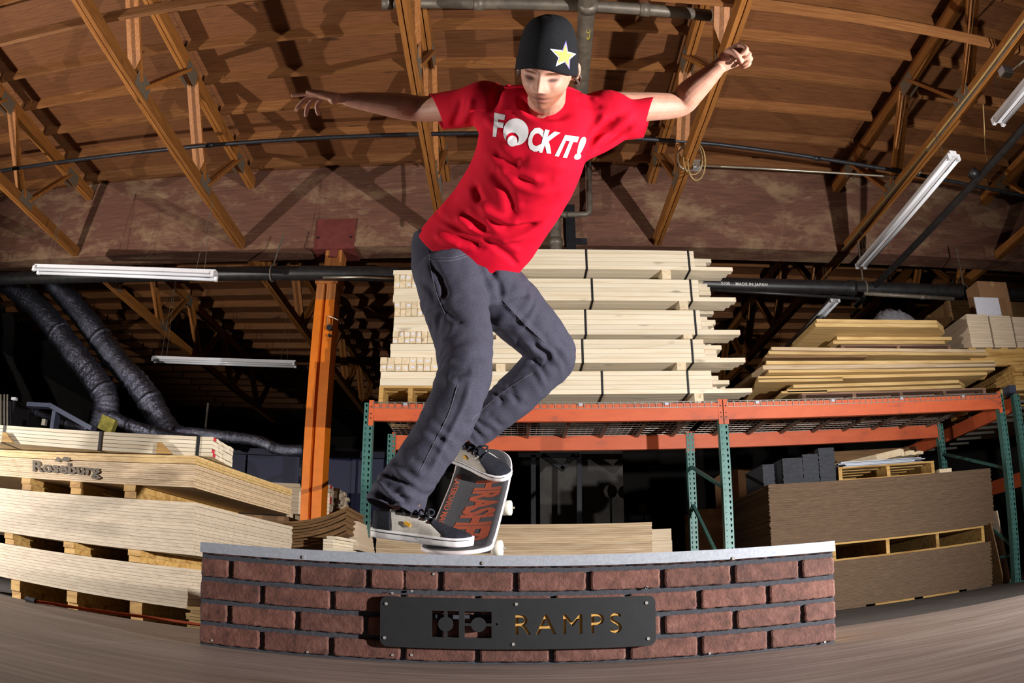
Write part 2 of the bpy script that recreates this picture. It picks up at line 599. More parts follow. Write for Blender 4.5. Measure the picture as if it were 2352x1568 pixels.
# post: wood above, orange steel below
XC = -2.06
post = thing('column', 'tall post with orange painted lower part under the beam', 'column', (XC, YB + 0.12, GROUND), kind='structure')
zpaint = zat(765, 687, YB - 0.1)
zcap = zat(765, 645, YB - 0.1)
a = MB(); a.bb(XC - 0.10, XC + 0.10, YB + 0.02, YB + 0.26, zcap, 4.02)
obj('upper_post', a, M['post_wood'], post)
def hpost(z0, z1, mat, nm):
    a = MB()
    a.bb(XC - 0.13, XC - 0.045, YB - 0.10, YB + 0.16, z0, z1)
    a.bb(XC - 0.045, XC - 0.010, YB - 0.055, YB + 0.16, z0, z1)
    a.bb(XC - 0.010, XC + 0.095, YB - 0.095, YB + 0.16, z0, z1)
    return obj(nm, a, mat, post)
hpost(GROUND, zpaint, M['orange'], 'painted_casing')
hpost(zpaint, zcap - 0.03, M['post_wood'], 'bare_casing')
a = MB(); a.bb(XC - 0.15, XC + 0.115, YB - 0.12, YB + 0.16, zcap - 0.03, zcap)
obj('cap', a, M['post_wood'], post)
a = MB(); a.bb(XC - 0.24, XC + 0.24, YB - 0.02, YB - 0.001, 4.02, zat(765, 505, YB))
obj('saddle_plate', a, M['rust_plate'], post)
a = MB(); a.bb(XC - 0.25, XC + 0.25, YB - 0.02, YB + 0.32, 3.995, 4.02)
obj('saddle_seat', a, M['rust_plate'], post)
a = MB(); a.bb(XC - 0.045, XC + 0.045, YB - 0.005, YB + 0.02, zat(765, 590, YB), 3.995)
obj('saddle_tongue', a, M['rust_plate'], post)
for dx in (-0.2, 0.2):
    a = MB(); a.tube([(XC + dx, YB - 0.035, 4.14), (XC + dx, YB - 0.02, 4.14)], 0.014, 6)
    obj('bolt', a, M['dark_steel'], post)
# the little hanging things on the post
pp = at(757, 752, y=YB - 0.14)
lk = thing('padlock', 'small dark round padlock with wire hung on the orange post', 'padlock', tuple(pp))
a = MB(); a.tube([pp + Vector((0, -0.012, 0)), pp + Vector((0, 0.02, 0))], 0.034, 14)
obj('body', a, M['dark_steel'], lk)
q = at(757, 770, y=YB - 0.14)
a = MB(); a.tube([q + Vector((0, -0.012, 0)), q + Vector((0, 0.02, 0))], 0.018, 12)
obj('pendant', a, M['dark_steel'], lk)
a = MB(); a.tube([at(753, 745, y=YB - 0.13), at(753, 726, y=YB - 0.13), at(763, 728, y=YB - 0.13), at(777, 735, y=YB - 0.12)], 0.006, 6)
obj('wire_hook', a, M['conduit'], lk)

# pipes ------------------------------------------------------------
def pipe(name, pts, r, mat, label, cat='pipe', n=14, rings=(), group=None):
    t = thing(name, label, cat, tuple(pts[0]), group)
    a = MB(); a.tube(pts, r, n)
    obj('tube', a, mat, t, True)
    for p, d in rings:
        d = Vector(d).normalized()
        a = MB(); a.tube([Vector(p) - d * 0.04, Vector(p) + d * 0.04], r * 1.18, n)
        obj('coupling', a, mat, t, True)
    return t
YM = 7.42
pL, pM, pR = at(0, 640, y=YM), at(735, 627, y=YM), at(2352, 676, y=YM)
zl = 3.55
main = pipe('main_pipe', [(-12.5, YM, pL.z), (pL.x, YM, pL.z), (pM.x, YM, pM.z), (0, YM, (pM.z + zat(1700, 655, YM)) / 2), (xat(1700, 655, YM), YM, zat(1700, 655, YM)), (pR.x, YM, pR.z), (12.5, YM, pR.z - 0.1)],
            0.083, M['black_pipe'], 'thick black water pipe running the width of the hall', rings=[(at(1955, 662, y=YM), (1, 0, 0))])
# lettering on the pipe
def pipe_text(body, px0, px1, pyc, hgt, mat, parent):
    vs, fs = text_mesh(body, 0.02, 0, 1.1)
    vs, fs = refine(vs, fs, 0.2, 2)
    out = []
    for u, v in vs:
        c = at(px0 + (px1 - px0) * u, pyc, y=YM)
        ang = (0.5 - v) * hgt / 0.083 + 0.30
        zc = np.interp(c.x, [pM.x, xat(1700, 655, YM), pR.x], [pM.z, zat(1700, 655, YM), pR.z])
        out.append((c.x, YM - 0.0845 * math.cos(ang), zc - 0.0845 * math.sin(ang)))
    a = MB(); a.add(out, fs)
    return obj('lettering', a, mat, parent)
pipe_text('S100    MADE IN JAPAN', 1652, 1757, 655, 0.042, M['white_ink'], main)
for px, py in ((625, 625), (2215, 665), (1985, 664)):
    c = at(px, py, y=YM)
    zc = np.interp(c.x, [pL.x, pM.x, xat(1700, 655, YM), pR.x], [pL.z, pM.z, zat(1700, 655, YM), pR.z])
    a = MB()
    ring = [(c.x, YM + 0.09 * math.cos(t), zc + 0.09 * math.sin(t)) for t in np.linspace(math.pi / 2, 2.5 * math.pi, 20)]
    a.tube([(c.x + 0.06, YM + 0.05, 4.05)] + ring, 0.011, 6)
    obj('pipe_hanger', a, M['grey_pipe'], main)
pipe('sprinkler_pipe', [(-9, 6.0, 4.32), (at(480, 315, y=6.0).x, 6.0, 4.36), (0, 6.05, 4.39), (2.0, 6.1, 4.36), (5.2, 6.15, 4.14), (9, 6.2, 3.9)], 0.021, M['dark_steel'],
     'thin dark steel pipe threaded through the trusses behind the skater', rings=[((-3.05, 6.0, 4.36), (1, 0, 0)), ((3.1, 6.12, 4.28), (1, 0, 0))])
# drain pipe along the roof, then down in front of the beam
zd = 4.52
dp = [at(1350, -40, z=zd), at(1345, 60, z=zd), at(1332, 230, z=zd)]
y_end = YB - 0.16
xe = at(1275, 520, y=y_end).x
drain = pipe('drain_pipe', [dp[0] + Vector((0.01, -1.5, 0)), dp[0], dp[1], dp[2], (xe + 0.03, y_end - 0.16, zd), (xe + 0.01, y_end - 0.04, zd - 0.05), (xe, y_end, zd - 0.2), (xe, y_end, 2.5), (xe, y_end + 0.06, 2.36), (xe, y_end + 0.2, 2.3), (xe, y_end + 1.2, 2.3)],
             0.068, M['grey_pipe'], 'thick grey drain pipe running overhead and down the beam', rings=[(dp[1] + Vector((0, -0.25, 0)), (0, 1, 0)), ((xe, y_end, 3.98), (0, 0, 1))])
e0 = at(1355, 490, y=y_end)
et = at(1352, 350, y=y_end)
pipe('vent_pipe', [et, e0 + Vector((0, 0, 0.06)), e0 + Vector((-0.01, 0, 0.015)), e0 + Vector((-0.04, 0, -0.01)), (xe + 0.04, y_end, e0.z - 0.02)], 0.033, M['grey_pipe'],
     'grey elbow branch pipe on the beam beside the shirt', rings=[((xe + 0.1, y_end, e0.z - 0.018), (1, 0, 0))])
for k, ln in enumerate(([(1354, 69), (1355, 72), (1354, 74), (1351, 75), (1347, 74), (1348, 70)], [(1352, 77), (1354, 79), (1352, 82), (1354, 84), (1354, 88), (1350, 91), (1348, 89), (1349, 86), (1352, 87)])):
    a = MB(); a.tube([at(px, py, z=zd - 0.067) for px, py in ln], 0.003, 5)
    obj('chalk_mark', a, M['yellow_ink'], drain)
tp = [at(890, 6, z=4.62), at(1100, 8, z=4.62), at(1330, 12, z=4.62), at(1480, 22, z=4.62), at(1690, 42, z=4.62)]
pipe('roof_pipe', tp, 0.052, M['grey_pipe'], 'grey pipe crossing overhead at the top above the cap', rings=[(tp[0], (1, 0, 0)), (tp[1], (1, 0, 0)), (tp[3], (1, 0, 0))])
a = MB(); bx_, bx2 = xat(1300, 545, YB - 0.03), xat(1322, 545, YB - 0.03)
a.bb(bx_, bx2, YB - 0.06, YB - 0.001, zat(1310, 590, YB), zat(1310, 475, YB))
strut = thing('strut_channel', 'dark steel strut plate fixed to the beam by the drain pipe', 'bracket', (bx_, YB, 4.0))
obj('channel', a, M['dark_steel'], strut)
a = MB(); a.bb(bx2, bx2 + 0.13, YB - 0.03, YB - 0.001, zat(1310, 563, YB), zat(1310, 549, YB))
obj('foot_plate', a, M['dark_steel'], strut)
cp = [at(1005, 330, y=7.0), at(1008, 380, y=7.0), at(1012, 440, y=7.0)]
pipe('vertical_conduit', cp + [Vector((cp[-1].x, 7.0, 3.9))], 0.02, M['grey_pipe'], 'slim grey upright conduit beside the middle truss')
# branch pipe on the right
b0, b1 = at(2352, 292, z=3.55), at(1985, 680, z=3.40)
pipe('branch_pipe', [b0 + (b0 - b1) * 0.3, b0, b1, b1 + Vector((0, 0.25, -0.02))], 0.036, M['black_pipe'], 'black pipe slanting down from the right edge to the thick pipe',
     rings=[(at(2235, 398, z=3.51), b1 - b0)])
pipe('pipe_stub', [at(1602, 664, y=7.0), at(1975, 686, y=7.0)], 0.017, M['black_pipe'], 'thin black rod hanging beside the end of the lumber packs')
pipe('threaded_pipe', [at(1985, 674, y=7.2), at(2190, 686, y=7.2)], 0.024, M['grey_pipe'], 'short grey pipe below the thick pipe near the carton', rings=[(at(2120, 682, y=7.2), (1, 0, 0))])
pipe('cable_conduit', [at(742, 637, y=7.3), at(830, 636, y=7.3), at(905, 640, y=7.3)], 0.014, M['conduit'], 'pale thin conduit from the post top to the lumber')
pipe('light_conduit', [at(1600, 380, z=4.18), at(1850, 393, z=4.18), at(2075, 408, z=4.18), at(2100, 405, z=4.20), at(2120, 392, z=4.22)], 0.012, M['conduit'], 'bright thin conduit between two right trusses', n=8)
for k, (px0, py0, px1, py1, px2, py2) in enumerate([(2258, 240, 2270, 330, 2268, 360)]):
    a = MB(); a.tube([at(px0, py0, z=4.1), at(2263, 350, z=3.7), at(2268, 368, z=3.58)], 0.006, 6)
    obj('hanger_rod', a, M['rope'], label='thin tan hanger rod above the black slanting pipe', cat='hanger')

# junction box with the coil of rope
jb = at(1600, 380, z=4.16)
bx = thing('junction_box', 'small steel junction box on the truss beside the rope coil', 'junction box', tuple(jb))
a = MB(); a.box(jb, (0.09, 0.07, 0.09)); obj('body', a, M['galv'], bx)
a = MB(); a.box(jb + Vector((0, -0.038, 0)), (0.075, 0.006, 0.075)); obj('cover', a, M['conduit'], bx)
rp = thing('rope_coil', 'coil of tan rope hanging from the truss by the raised arm', 'rope', tuple(jb))
for k, (cx, cy, rx, rz, y) in enumerate([(1592, 365, 22, 36, 5.9), (1600, 372, 20, 42, 5.88), (1584, 362, 28, 30, 5.92)]):
    pts = []
    for t in np.linspace(0, 2 * math.pi, 30):
        pts.append(at(cx + rx * math.cos(t), cy + rz * math.sin(t), y=y + 0.03 * math.sin(2 * t)))
    a = MB(); a.tube(pts, 0.009 if k == 2 else 0.007, 6)
    obj('loop', a, M['rope'] if k != 2 else M['conduit'], rp, True)
jb2 = at(2310, 165, z=4.0)
bx = thing('junction_box', 'grey junction box under the truss near the upper right lamp', 'junction box', tuple(jb2))
a = MB(); a.box(jb2, (0.11, 0.09, 0.07)); obj('body', a, M['galv'], bx)
a = MB(); a.box(jb2 + Vector((0, 0, -0.037)), (0.1, 0.08, 0.005)); obj('cover', a, M['conduit'], bx)
a = MB(); a.tube([jb2 + Vector((0.05, 0, 0)), jb2 + Vector((0.2, -0.5, 0.02)), jb2 + Vector((0.35, -1.2, 0.06))], 0.009, 6); obj('cable', a, M['conduit'], bx)
# conduits clipped along the right truss chord
for k, off in enumerate((0.075, 0.11)):
    a = MB(); a.tube([(TX[5] - off, 1.5, ZB - 0.015), (TX[5] - off, 4.5, ZB - 0.015), (TX[5] - off, 7.7, ZB - 0.015)], 0.010, 6)
    obj('electrical_conduit', a, M['rope'] if k else M['grey_pipe'], label=('outer' if k else 'inner') + ' electrical conduit clipped along the right lamp truss', cat='conduit', group='conduits on the right truss')

# fluorescent battens
def batten(p0, p1, label, hang=True):
    p0, p1 = Vector(p0), Vector(p1)
    d = (p1 - p0).normalized()
    sd = d.cross(Vector((0, 0, 1))).normalized()
    t = thing('fluorescent_batten', label, 'light fixture', tuple((p0 + p1) / 2), 'fluorescent battens')
    a = MB(); a.bar(p0, p1, 0.075, 0.055); obj('housing', a, M['enamel'], t)
    for s in (-1, 1):
        o = sd * 0.052 * s + Vector((0, 0, -0.045))
        a = MB(); a.tube([p0 + d * 0.04 + o, p1 - d * 0.04 + o], 0.019, 10); obj('lamp_tube', a, M['tube_glass'], t, True)
        for q in (p0 + d * 0.02, p1 - d * 0.02):
            a = MB(); a.box(q + o + Vector((0, 0, 0.012)), (0.035, 0.035, 0.06)); obj('lamp_holder', a, M['enamel'], t)
    if hang:
        for f in (0.08, 0.92):
            q = p0.lerp(p1, f)
            for s in (-0.05, 0.05):
                a = MB(); a.tube([q + d * s + Vector((0, 0, 0.02)), Vector((q.x, q.y, ZB + 0.02 if q.y < 7.7 else 5.03))], 0.003, 5); obj('hanger_wire', a, M['grey_pipe'], t)
    return t
y1 = 6.6
batten(at(82, 614, y=y1), at(497, 628, y=y1), 'white strip lamp hanging before the thick pipe on the left')
batten(at(352, 822, y=10.4), at(680, 833, y=10.4), 'dim strip lamp hanging in the dark beyond the pipe')
batten(at(2190, 352, z=3.66), at(1975, 607, z=3.66), 'long white strip lamp slanting below the right truss')
e1 = at(2288, 276, z=3.70)
batten(e1, (e1.x - 0.02, e1.y - 2.44, 3.70), 'white strip lamp cut by the upper right edge')
e2 = at(1918, 682, z=3.62)
batten(e2, (e2.x + 0.0, e2.y + 2.3, 3.58), 'grey strip lamp behind the thick pipe and lumber ends')

# ================================================================== BRICK LEDGE
YL = 2.09
lx0, lx1 = xat(466, 1262, YL), xat(1912, 1262, YL)
LTOP = zat(1180, 1275, YL - 0.01)
CBOT = zat(1180, 1300, YL - 0.01)
ledge = thing('skate_ledge', 'brick faced skate ledge with steel coping and black name plaque', 'skate ledge', ((lx0 + lx1) / 2, YL + 0.25, 0))
a = MB(); a.bb(lx0 + 0.004, lx1 - 0.004, YL + 0.012, YL + 0.52, 0.0, LTOP - 0.004)
obj('core', a, M['pallet'], ledge)
a = MB(); a.bb(lx0, lx1, YL, YL + 0.012, 0.0005, CBOT + 0.01)
obj('mortar_panel', a, M['mortar'], ledge)
a = MB()
a.bb(lx0 - 0.002, lx1 + 0.002, YL - 0.016, YL - 0.010, CBOT, LTOP)
a.bb(lx0 - 0.002, lx1 + 0.002, YL - 0.010, YL + 0.10, LTOP - 0.006, LTOP)
cop = obj('coping', a, M['galv'], ledge)
a = MB(); a.bb(lx0, lx1, YL + 0.10, YL + 0.52, LTOP - 0.004, LTOP - 0.0005)
obj('top_sheet', a, M['skate_floor'], ledge)
for px, py in ((697, 1279), (1110, 1293), (1685, 1282)):
    c = at(px, py, y=YL - 0.018)
    a = MB(); a.tube([c + Vector((0, 0.004, 0)), c + Vector((0, -0.0005, 0))], 0.005, 12); s_ = obj('screw', a, M['screw'], cop)
def brick_mesh(L, H, rnd):
    """one brick slip: flat face, worn uneven outline, rounded edge"""
    n_l, n_h = max(4, int(L / 0.012)), 5
    out = []
    def edge(p, q, n):
        for i in range(n):
            t = i / n
            out.append((p[0] + (q[0] - p[0]) * t, p[1] + (q[1] - p[1]) * t))
    c = min(0.005, H * 0.3, L * 0.2)
    pts = [(-L / 2 + c, -H / 2), (L / 2 - c, -H / 2), (L / 2, -H / 2 + c), (L / 2, H / 2 - c), (L / 2 - c, H / 2), (-L / 2 + c, H / 2), (-L / 2, H / 2 - c), (-L / 2, -H / 2 + c)]
    for i in range(8):
        edge(pts[i], pts[(i + 1) % 8], (n_l if i in (0, 4) else n_h if i in (2, 6) else 1))
    jit = [(x + rnd.uniform(-0.0011, 0.0011), z + rnd.uniform(-0.0011, 0.0011)) for x, z in out]
    n = len(jit)
    mb = MB()
    vs = [(x, 0.0, z) for x, z in jit] + [(x, -0.0075, z) for x, z in jit] + [(x * (1 - 0.005 / (L / 2)), -0.0095, z * (1 - min(0.003, H / 6) / (H / 2))) for x, z in jit]
    fs = [(i, (i + 1) % n, (i + 1) % n + n, i + n) for i in range(n)] + [(i + n, (i + 1) % n + n, (i + 1) % n + 2 * n, i + 2 * n) for i in range(n)]
    fs.append(tuple(range(2 * n, 3 * n)))
    mb.add(vs, fs)
    return mb.mesh('brick', M['brick'])
JO = 0.0070
ZROW = [CBOT - 0.006]
RH = (CBOT - 0.006) / 4.03
rowz = [(CBOT + 0.006, CBOT - 0.010)] + [(CBOT - 0.010 - RH * 0.985 * k, CBOT - 0.010 - RH * 0.985 * (k + 1)) for k in range(4)]
rowz[-1] = (rowz[-1][0], 0.001)
joints = [[609, 764, 929, 1105, 1271, 1442, 1604, 1765], [531, 684, 847, 929, 1012, 1184, 1351, 1520, 1681, 1836], [603, 764, 926, 1097, 1270, 1440, 1604, 1762],
          [528, 684, 842, 1010, 1182, 1352, 1521, 1686, 1841], [602, 761, 926, 1097, 1266, 1442, 1606, 1765]]
for (z1, z0), js in zip(rowz, joints):
    zc = (z0 + z1) / 2
    pyc = 784 + 0  # joints are read along each course
    xs = [lx0]
    for jx in js:
        # height of this course in the photo at that column
        best = min(range(1280, 1530, 2), key=lambda yy: abs(zat(jx, yy, YL) - zc))
        xs.append(xat(jx, best, YL))
    xs.append(lx1)
    for i in range(len(xs) - 1):
        xa = xs[i] + (JO if i else 0.001)
        xb = xs[i + 1] - (JO if i < len(xs) - 2 else 0.001)
        if i and js[i - 1] == 929: xa = xs[i] + 0.0008
        if i < len(js) and js[i] == 929: xb = xs[i + 1] - 0.0008
        za, zb = z0 + JO, z1 - (JO if z1 <= CBOT else 0)
        if zb - za < 0.004 or xb - xa < 0.01:
            continue
        link('brick', brick_mesh(xb - xa, zb - za, RND), ledge, ((xa + xb) / 2, YL, (za + zb) / 2))
for px, py in ((486, 1470), (706, 1497), (901, 1362), (901, 1504), (945, 1504), (1630, 1500), (1895, 1474), (946, 1357), (1485, 1350), (996, 1318), (1486, 1349)):
    c = at(px, py, y=YL - 0.0105)
    a = MB(); a.tube([c + Vector((0, 0.003, 0)), c + Vector((0, -0.001, 0))], 0.0035, 8); obj('screw', a, M['screw'], ledge)

# plaque: cut-out sheet on the bricks (own thing parts of the ledge)
YP = YL - 0.026
def PX(px, py):
    c = at(px, py, y=YP)
    return (c.x, c.z)
pxl, pxr = PX(873, 1430)[0], PX(1506, 1430)[0]
pzt, pzb = PX(1190, 1374)[1], PX(1190, 1491)[1]
def rrect(x0, x1, z0, z1, r, n=6):
    out = []
    for cx, cz, a0 in ((x1 - r, z1 - r, 0), (x0 + r, z1 - r, 90), (x0 + r, z0 + r, 180), (x1 - r, z0 + r, 270)):
        for k in range(n + 1):
            t = math.radians(a0 + 90 * k / n)
            out.append((cx + r * math.cos(t), cz + r * math.sin(t)))
    return out
def arc(cx, cz, r, a0, a1, n=10):
    return [(cx + r * math.cos(math.radians(a0 + (a1 - a0) * k / n)), cz + r * math.sin(math.radians(a0 + (a1 - a0) * k / n))) for k in range(n + 1)]
Z = lambda px, py: PX(px, py)
sc = PX(1100, 1430)[0] - PX(1099, 1430)[0]      # metres per photo pixel on the plaque
holes = []
# first block: square split by a vertical bar with a disc in the middle
x0, zt0 = Z(992, 1402); x1, zb0 = Z(1054, 1464)
xm, zm = Z(1023.5, 1433); r = 17.5 * sc; g = 3.4 * sc
ang = math.degrees(math.asin(g / r))
holes.append([(x0, zb0), (xm - g, zb0)] + arc(xm, zm, r, 270 - ang, 90 + ang) + [(xm - g, zt0), (x0, zt0)])
holes.append([(xm + g, zb0), (x1, zb0), (x1, zt0), (xm + g, zt0)] + arc(xm, zm, r, 90 - ang, -90 + ang))
# second block: square split by a horizontal bar
x0, _ = Z(1067, 1402); x1, _ = Z(1129, 1464)
xm, _ = Z(1099, 1433)
holes.append([(x0, zm + g)] + arc(xm, zm, r, 180 - ang, ang) + [(x1, zm + g), (x1, zt0), (x0, zt0)])
holes.append([(x0, zb0), (x1, zb0), (x1, zm - g)] + arc(xm, zm, r, -ang, -180 + ang) + [(x0, zm - g)])
holes.append(arc(*Z(1141, 1433), 2.6 * sc, 0, 330, 8))
# lettering R A M P S cut through the sheet
def stroke_letters():
    cu = bpy.data.curves.new('t', 'FONT'); cu.body = 'RAMPS'; cu.space_character = 1.32; cu.offset = 0.0
    o = bpy.data.objects.new('t', cu); COL.objects.link(o)
    dg = bpy.context.evaluated_depsgraph_get()
    me = bpy.data.meshes.new_from_object(o.evaluated_get(dg))
    bpy.data.objects.remove(o)
    bm = bmesh.new(); bm.from_mesh(me)
    loops = []
    be = [e for e in bm.edges if len(e.link_faces) == 1]
    nxt = {}
    for e in be:
        for l in e.link_loops:
            nxt[l.vert.index] = l.link_loop_next.vert.index
    co = {v.index: (v.co.x, v.co.y) for v in bm.verts}
    seen = set()
    for s0 in list(nxt):
        if s0 in seen: continue
        lp, k = [], s0
        while k not in seen and k in nxt:
            seen.add(k); lp.append(co[k]); k = nxt[k]
        if len(lp) > 2: loops.append(lp)
    bm.free()
    return loops
loops = stroke_letters()
allp = [p for l in loops for p in l]
ux0, ux1 = min(p[0] for p in allp), max(p[0] for p in allp)
uy0, uy1 = min(p[1] for p in allp), max(p[1] for p in allp)
tx0, tx1 = Z(1184, 1433)[0], Z(1428, 1433)[0]
tz0, tz1 = Z(1305, 1456)[1], Z(1305, 1410)[1]
for l in loops:
    holes.append([(tx0 + (p[0] - ux0) / (ux1 - ux0) * (tx1 - tx0), tz0 + (p[1] - uy0) / (uy1 - uy0) * (tz1 - tz0)) for p in l])
cu = bpy.data.curves.new('plaque', 'CURVE')
cu.dimensions = '2D'; cu.fill_mode = 'BOTH'; cu.extrude = 0.006
for poly in [rrect(pxl, pxr, pzb, pzt, 0.020)] + holes:
    sp = cu.splines.new('POLY')
    sp.points.add(len(poly) - 1)
    for p, q in zip(sp.points, poly):
        p.co = (q[0], q[1], 0, 1)
    sp.use_cyclic_u = True
o = bpy.data.objects.new('plaque_tmp', cu); COL.objects.link(o)
dg = bpy.context.evaluated_depsgraph_get()
me = bpy.data.meshes.new_from_object(o.evaluated_get(dg))
bpy.data.objects.remove(o)
me.transform(Matrix.Translation((0, YP + 0.006, 0)) @ Matrix.Rotation(math.radians(90), 4, 'X'))
me.materials.clear()
plq = obj('name_plaque', me, M['plaque'], ledge, label='black plastic plaque with cut out lettering')
a = MB(); a.bb(tx0 - 0.008, tx1 + 0.008, YP + 0.0035, YP + 0.0115, tz0 - 0.008, tz1 + 0.008)
obj('letter_backing', a, M['brass'], plq)
for px, py in ((887, 1386), (1186, 1387), (1485, 1384), (883, 1464), (1179, 1479), (1489, 1466)):
    c = at(px, py, y=YP)
    a = MB(); a.tube([c + Vector((0, 0.002, 0)), c + Vector((0, -0.002, 0))], 0.0045, 8); obj('screw', a, M['screw'], plq)
a = MB()
for px in (890, 1186, 1485):
    c = at(px, 1430, y=YL); a.bb(c.x - 0.012, c.x + 0.012, YP + 0.012, YL - 0.008, pzb + 0.02, pzt - 0.02)
# spacer strips stay hidden behind the sheet
obj('spacer', a, M['mortar'], plq, kind='stuff')

# ================================================================== PALLET RACK
YR, YR2 = 6.30, 7.66
PXS = [-1.235, 1.845, 4.955]
BZ0, BZ1 = 1.65, 1.80
rack = thing('pallet_rack', 'green and orange pallet rack carrying lumber and plywood', 'pallet rack', (1.86, 6.8, GROUND))
def upright_mesh(z0, z1, holes=True):
    """channel post with two columns of teardrop holes in its face"""
    mb = MB()
    wd, dp = 0.080, 0.07
    cw = wd / 2
    pitch = 0.0508
    nrow = int((z1 - z0) / pitch)
    for c in range(2):
        for r in range(nrow):
            cx = -wd / 2 + cw * (c + 0.5); cz = z0 + pitch * (r + 0.5)
            hw, hh = cw / 2, pitch / 2
            outer = [(-hw, -hh), (0, -hh), (hw, -hh), (hw, 0), (hw, hh), (0, hh), (-hw, hh), (-hw, 0)]
            inner = [(-0.0035, -0.013), (0, -0.0145), (0.0035, -0.013), (0.0085, 0.004), (0.006, 0.011), (0, 0.0135), (-0.006, 0.011), (-0.0085, 0.004)]
            vs = [(cx + p[0], 0, cz + p[1]) for p in outer] + [(cx + p[0], 0, cz + p[1]) for p in inner]
            mb.add(vs, [(i, (i + 1) % 8, (i + 1) % 8 + 8, i + 8) for i in range(8)])
    zt = z0 + nrow * pitch
    mb.bb(-wd / 2 - 0.001, -wd / 2 + 0.002, 0, dp, z0, zt)
    mb.bb(wd / 2 - 0.002, wd / 2 + 0.001, 0, dp, z0, zt)
    mb.bb(-wd / 2, wd / 2, dp * 0.9, dp, z0, zt)
    return mb.mesh('upright', M['rack_green'], False, False)
up_me = upright_mesh(GROUND, BZ1 + 0.05)
for x in PXS:
    link('upright', up_me, rack, (x, YR, 0))
    link('upright', up_me, rack, (x, YR2 - 0.07, 0))
    for za, zb in ((0.25, 1.05), (1.05, 1.45)):
        a = MB(); a.bar((x, YR + 0.07, za), (x, YR2 - 0.07, zb), 0.03, 0.03); obj('brace', a, M['rack_green'], rack)
    a = MB(); a.bar((x, YR + 0.07, 0.16), (x, YR2 - 0.07, 0.16), 0.03, 0.03); obj('brace', a, M['rack_green'], rack)
    a = MB(); a.bb(x - 0.06, x + 0.06, YR - 0.02, YR + 0.1, GROUND, GROUND + 0.01); obj('foot_plate', a, M['rack_green'], rack)
for bay in range(2):
    xa, xb = PXS[bay] + 0.042, PXS[bay + 1] - 0.042
    for yb in (YR, YR2 - 0.05):
        a = MB(); a.bb(xa, xb, yb - 0.01, yb + 0.04, BZ0, BZ1)
        bo = obj('beam', a, M['beam_paint'], rack)
        for xe_, s in ((xa, -1), (xb, 1)):
            a = MB(); a.bb(xe_ + s * 0.038, xe_ - s * 0.004, yb - 0.014, yb - 0.006, BZ0 - 0.045, BZ1 + 0.03)
            a2 = obj('end_connector', a, M['beam_paint'], bo)
            a = MB()
            for dz in (0.02, 0.06, 0.12):
                c = Vector((xe_ + s * 0.018, yb - 0.0145, BZ0 + dz)); a.tube([c, c + Vector((0, -0.004, 0))], 0.006, 6)
            obj('rivet', a, M['dark_steel'], bo, kind='stuff')
    # wire deck
    wz = BZ1 + 0.012
    a = MB()
    n = int((xb - xa) / 0.062)
    for i in range(n + 1):
        x = xa + (xb - xa) * i / n
        a.bar((x, YR - 0.014, wz), (x, YR2 - 0.01, wz), 0.005, 0.005)
        a.bar((x, YR - 0.016, wz + 0.002), (x, YR - 0.016, wz - 0.055), 0.005, 0.005)
    for k in range(14):
        y = YR + 0.02 + k * 0.1
        a.bar((xa, y, wz - 0.005), (xb, y, wz - 0.005), 0.005, 0.005)
    a.bar((xa, YR - 0.018, wz - 0.05), (xb, YR - 0.018, wz - 0.05), 0.005, 0.005)
    a.bar((xa, YR - 0.018, wz), (xb, YR - 0.018, wz), 0.005, 0.005)
    obj('wire_deck', a, M['wire'], rack, kind='stuff')
    for k in range(8):
        x = xa + (xb - xa) * (k + 0.6) / 8.0
        a = MB(); a.bar((x, YR + 0.045, BZ1 - 0.012), (x, YR2 - 0.055, BZ1 - 0.012), 0.028, 0.03)
        obj('deck_support', a, M['grey_pipe'], rack)
    for k in range(4):
        x = xa + (xb - xa) * (k + 0.35) / 4.0
        a = MB(); a.bb(x, x + 0.035, YR - 0.022, YR - 0.018, BZ1 - 0.018, BZ1 + 0.006); obj('deck_clip', a, M['galv'], rack)
# the rack frame standing across at the right edge
xr = PXS[2] + 0.26
side = thing('pallet_rack', 'second pallet rack running away along the right edge', 'pallet rack', (xr + 0.5, 8, GROUND))
link('upright', up_me, side, (xr + 0.02, YR + 0.05, 0))
link('upright', up_me, side, (xr + 1.1, YR + 0.05, 0))
a = MB(); a.bb(xr - 0.02, xr + 0.03, YR + 0.13, YR + 3.2, BZ0 - 0.01, BZ1 - 0.01); obj('beam', a, M['beam_paint'], side)
a = MB(); a.bb(xr - 0.02, xr + 0.03, YR + 0.13, YR + 3.2, 0.85, 1.0); obj('beam', a, M['beam_paint'], side)
for k in range(9):
    y = YR + 0.35 + 0.33 * k
    a = MB(); a.bar((xr, y, BZ1 + 0.0), (xr + 1.1, y, BZ1 + 0.0), 0.03, 0.03); obj('deck_support', a, M['wire'], side)

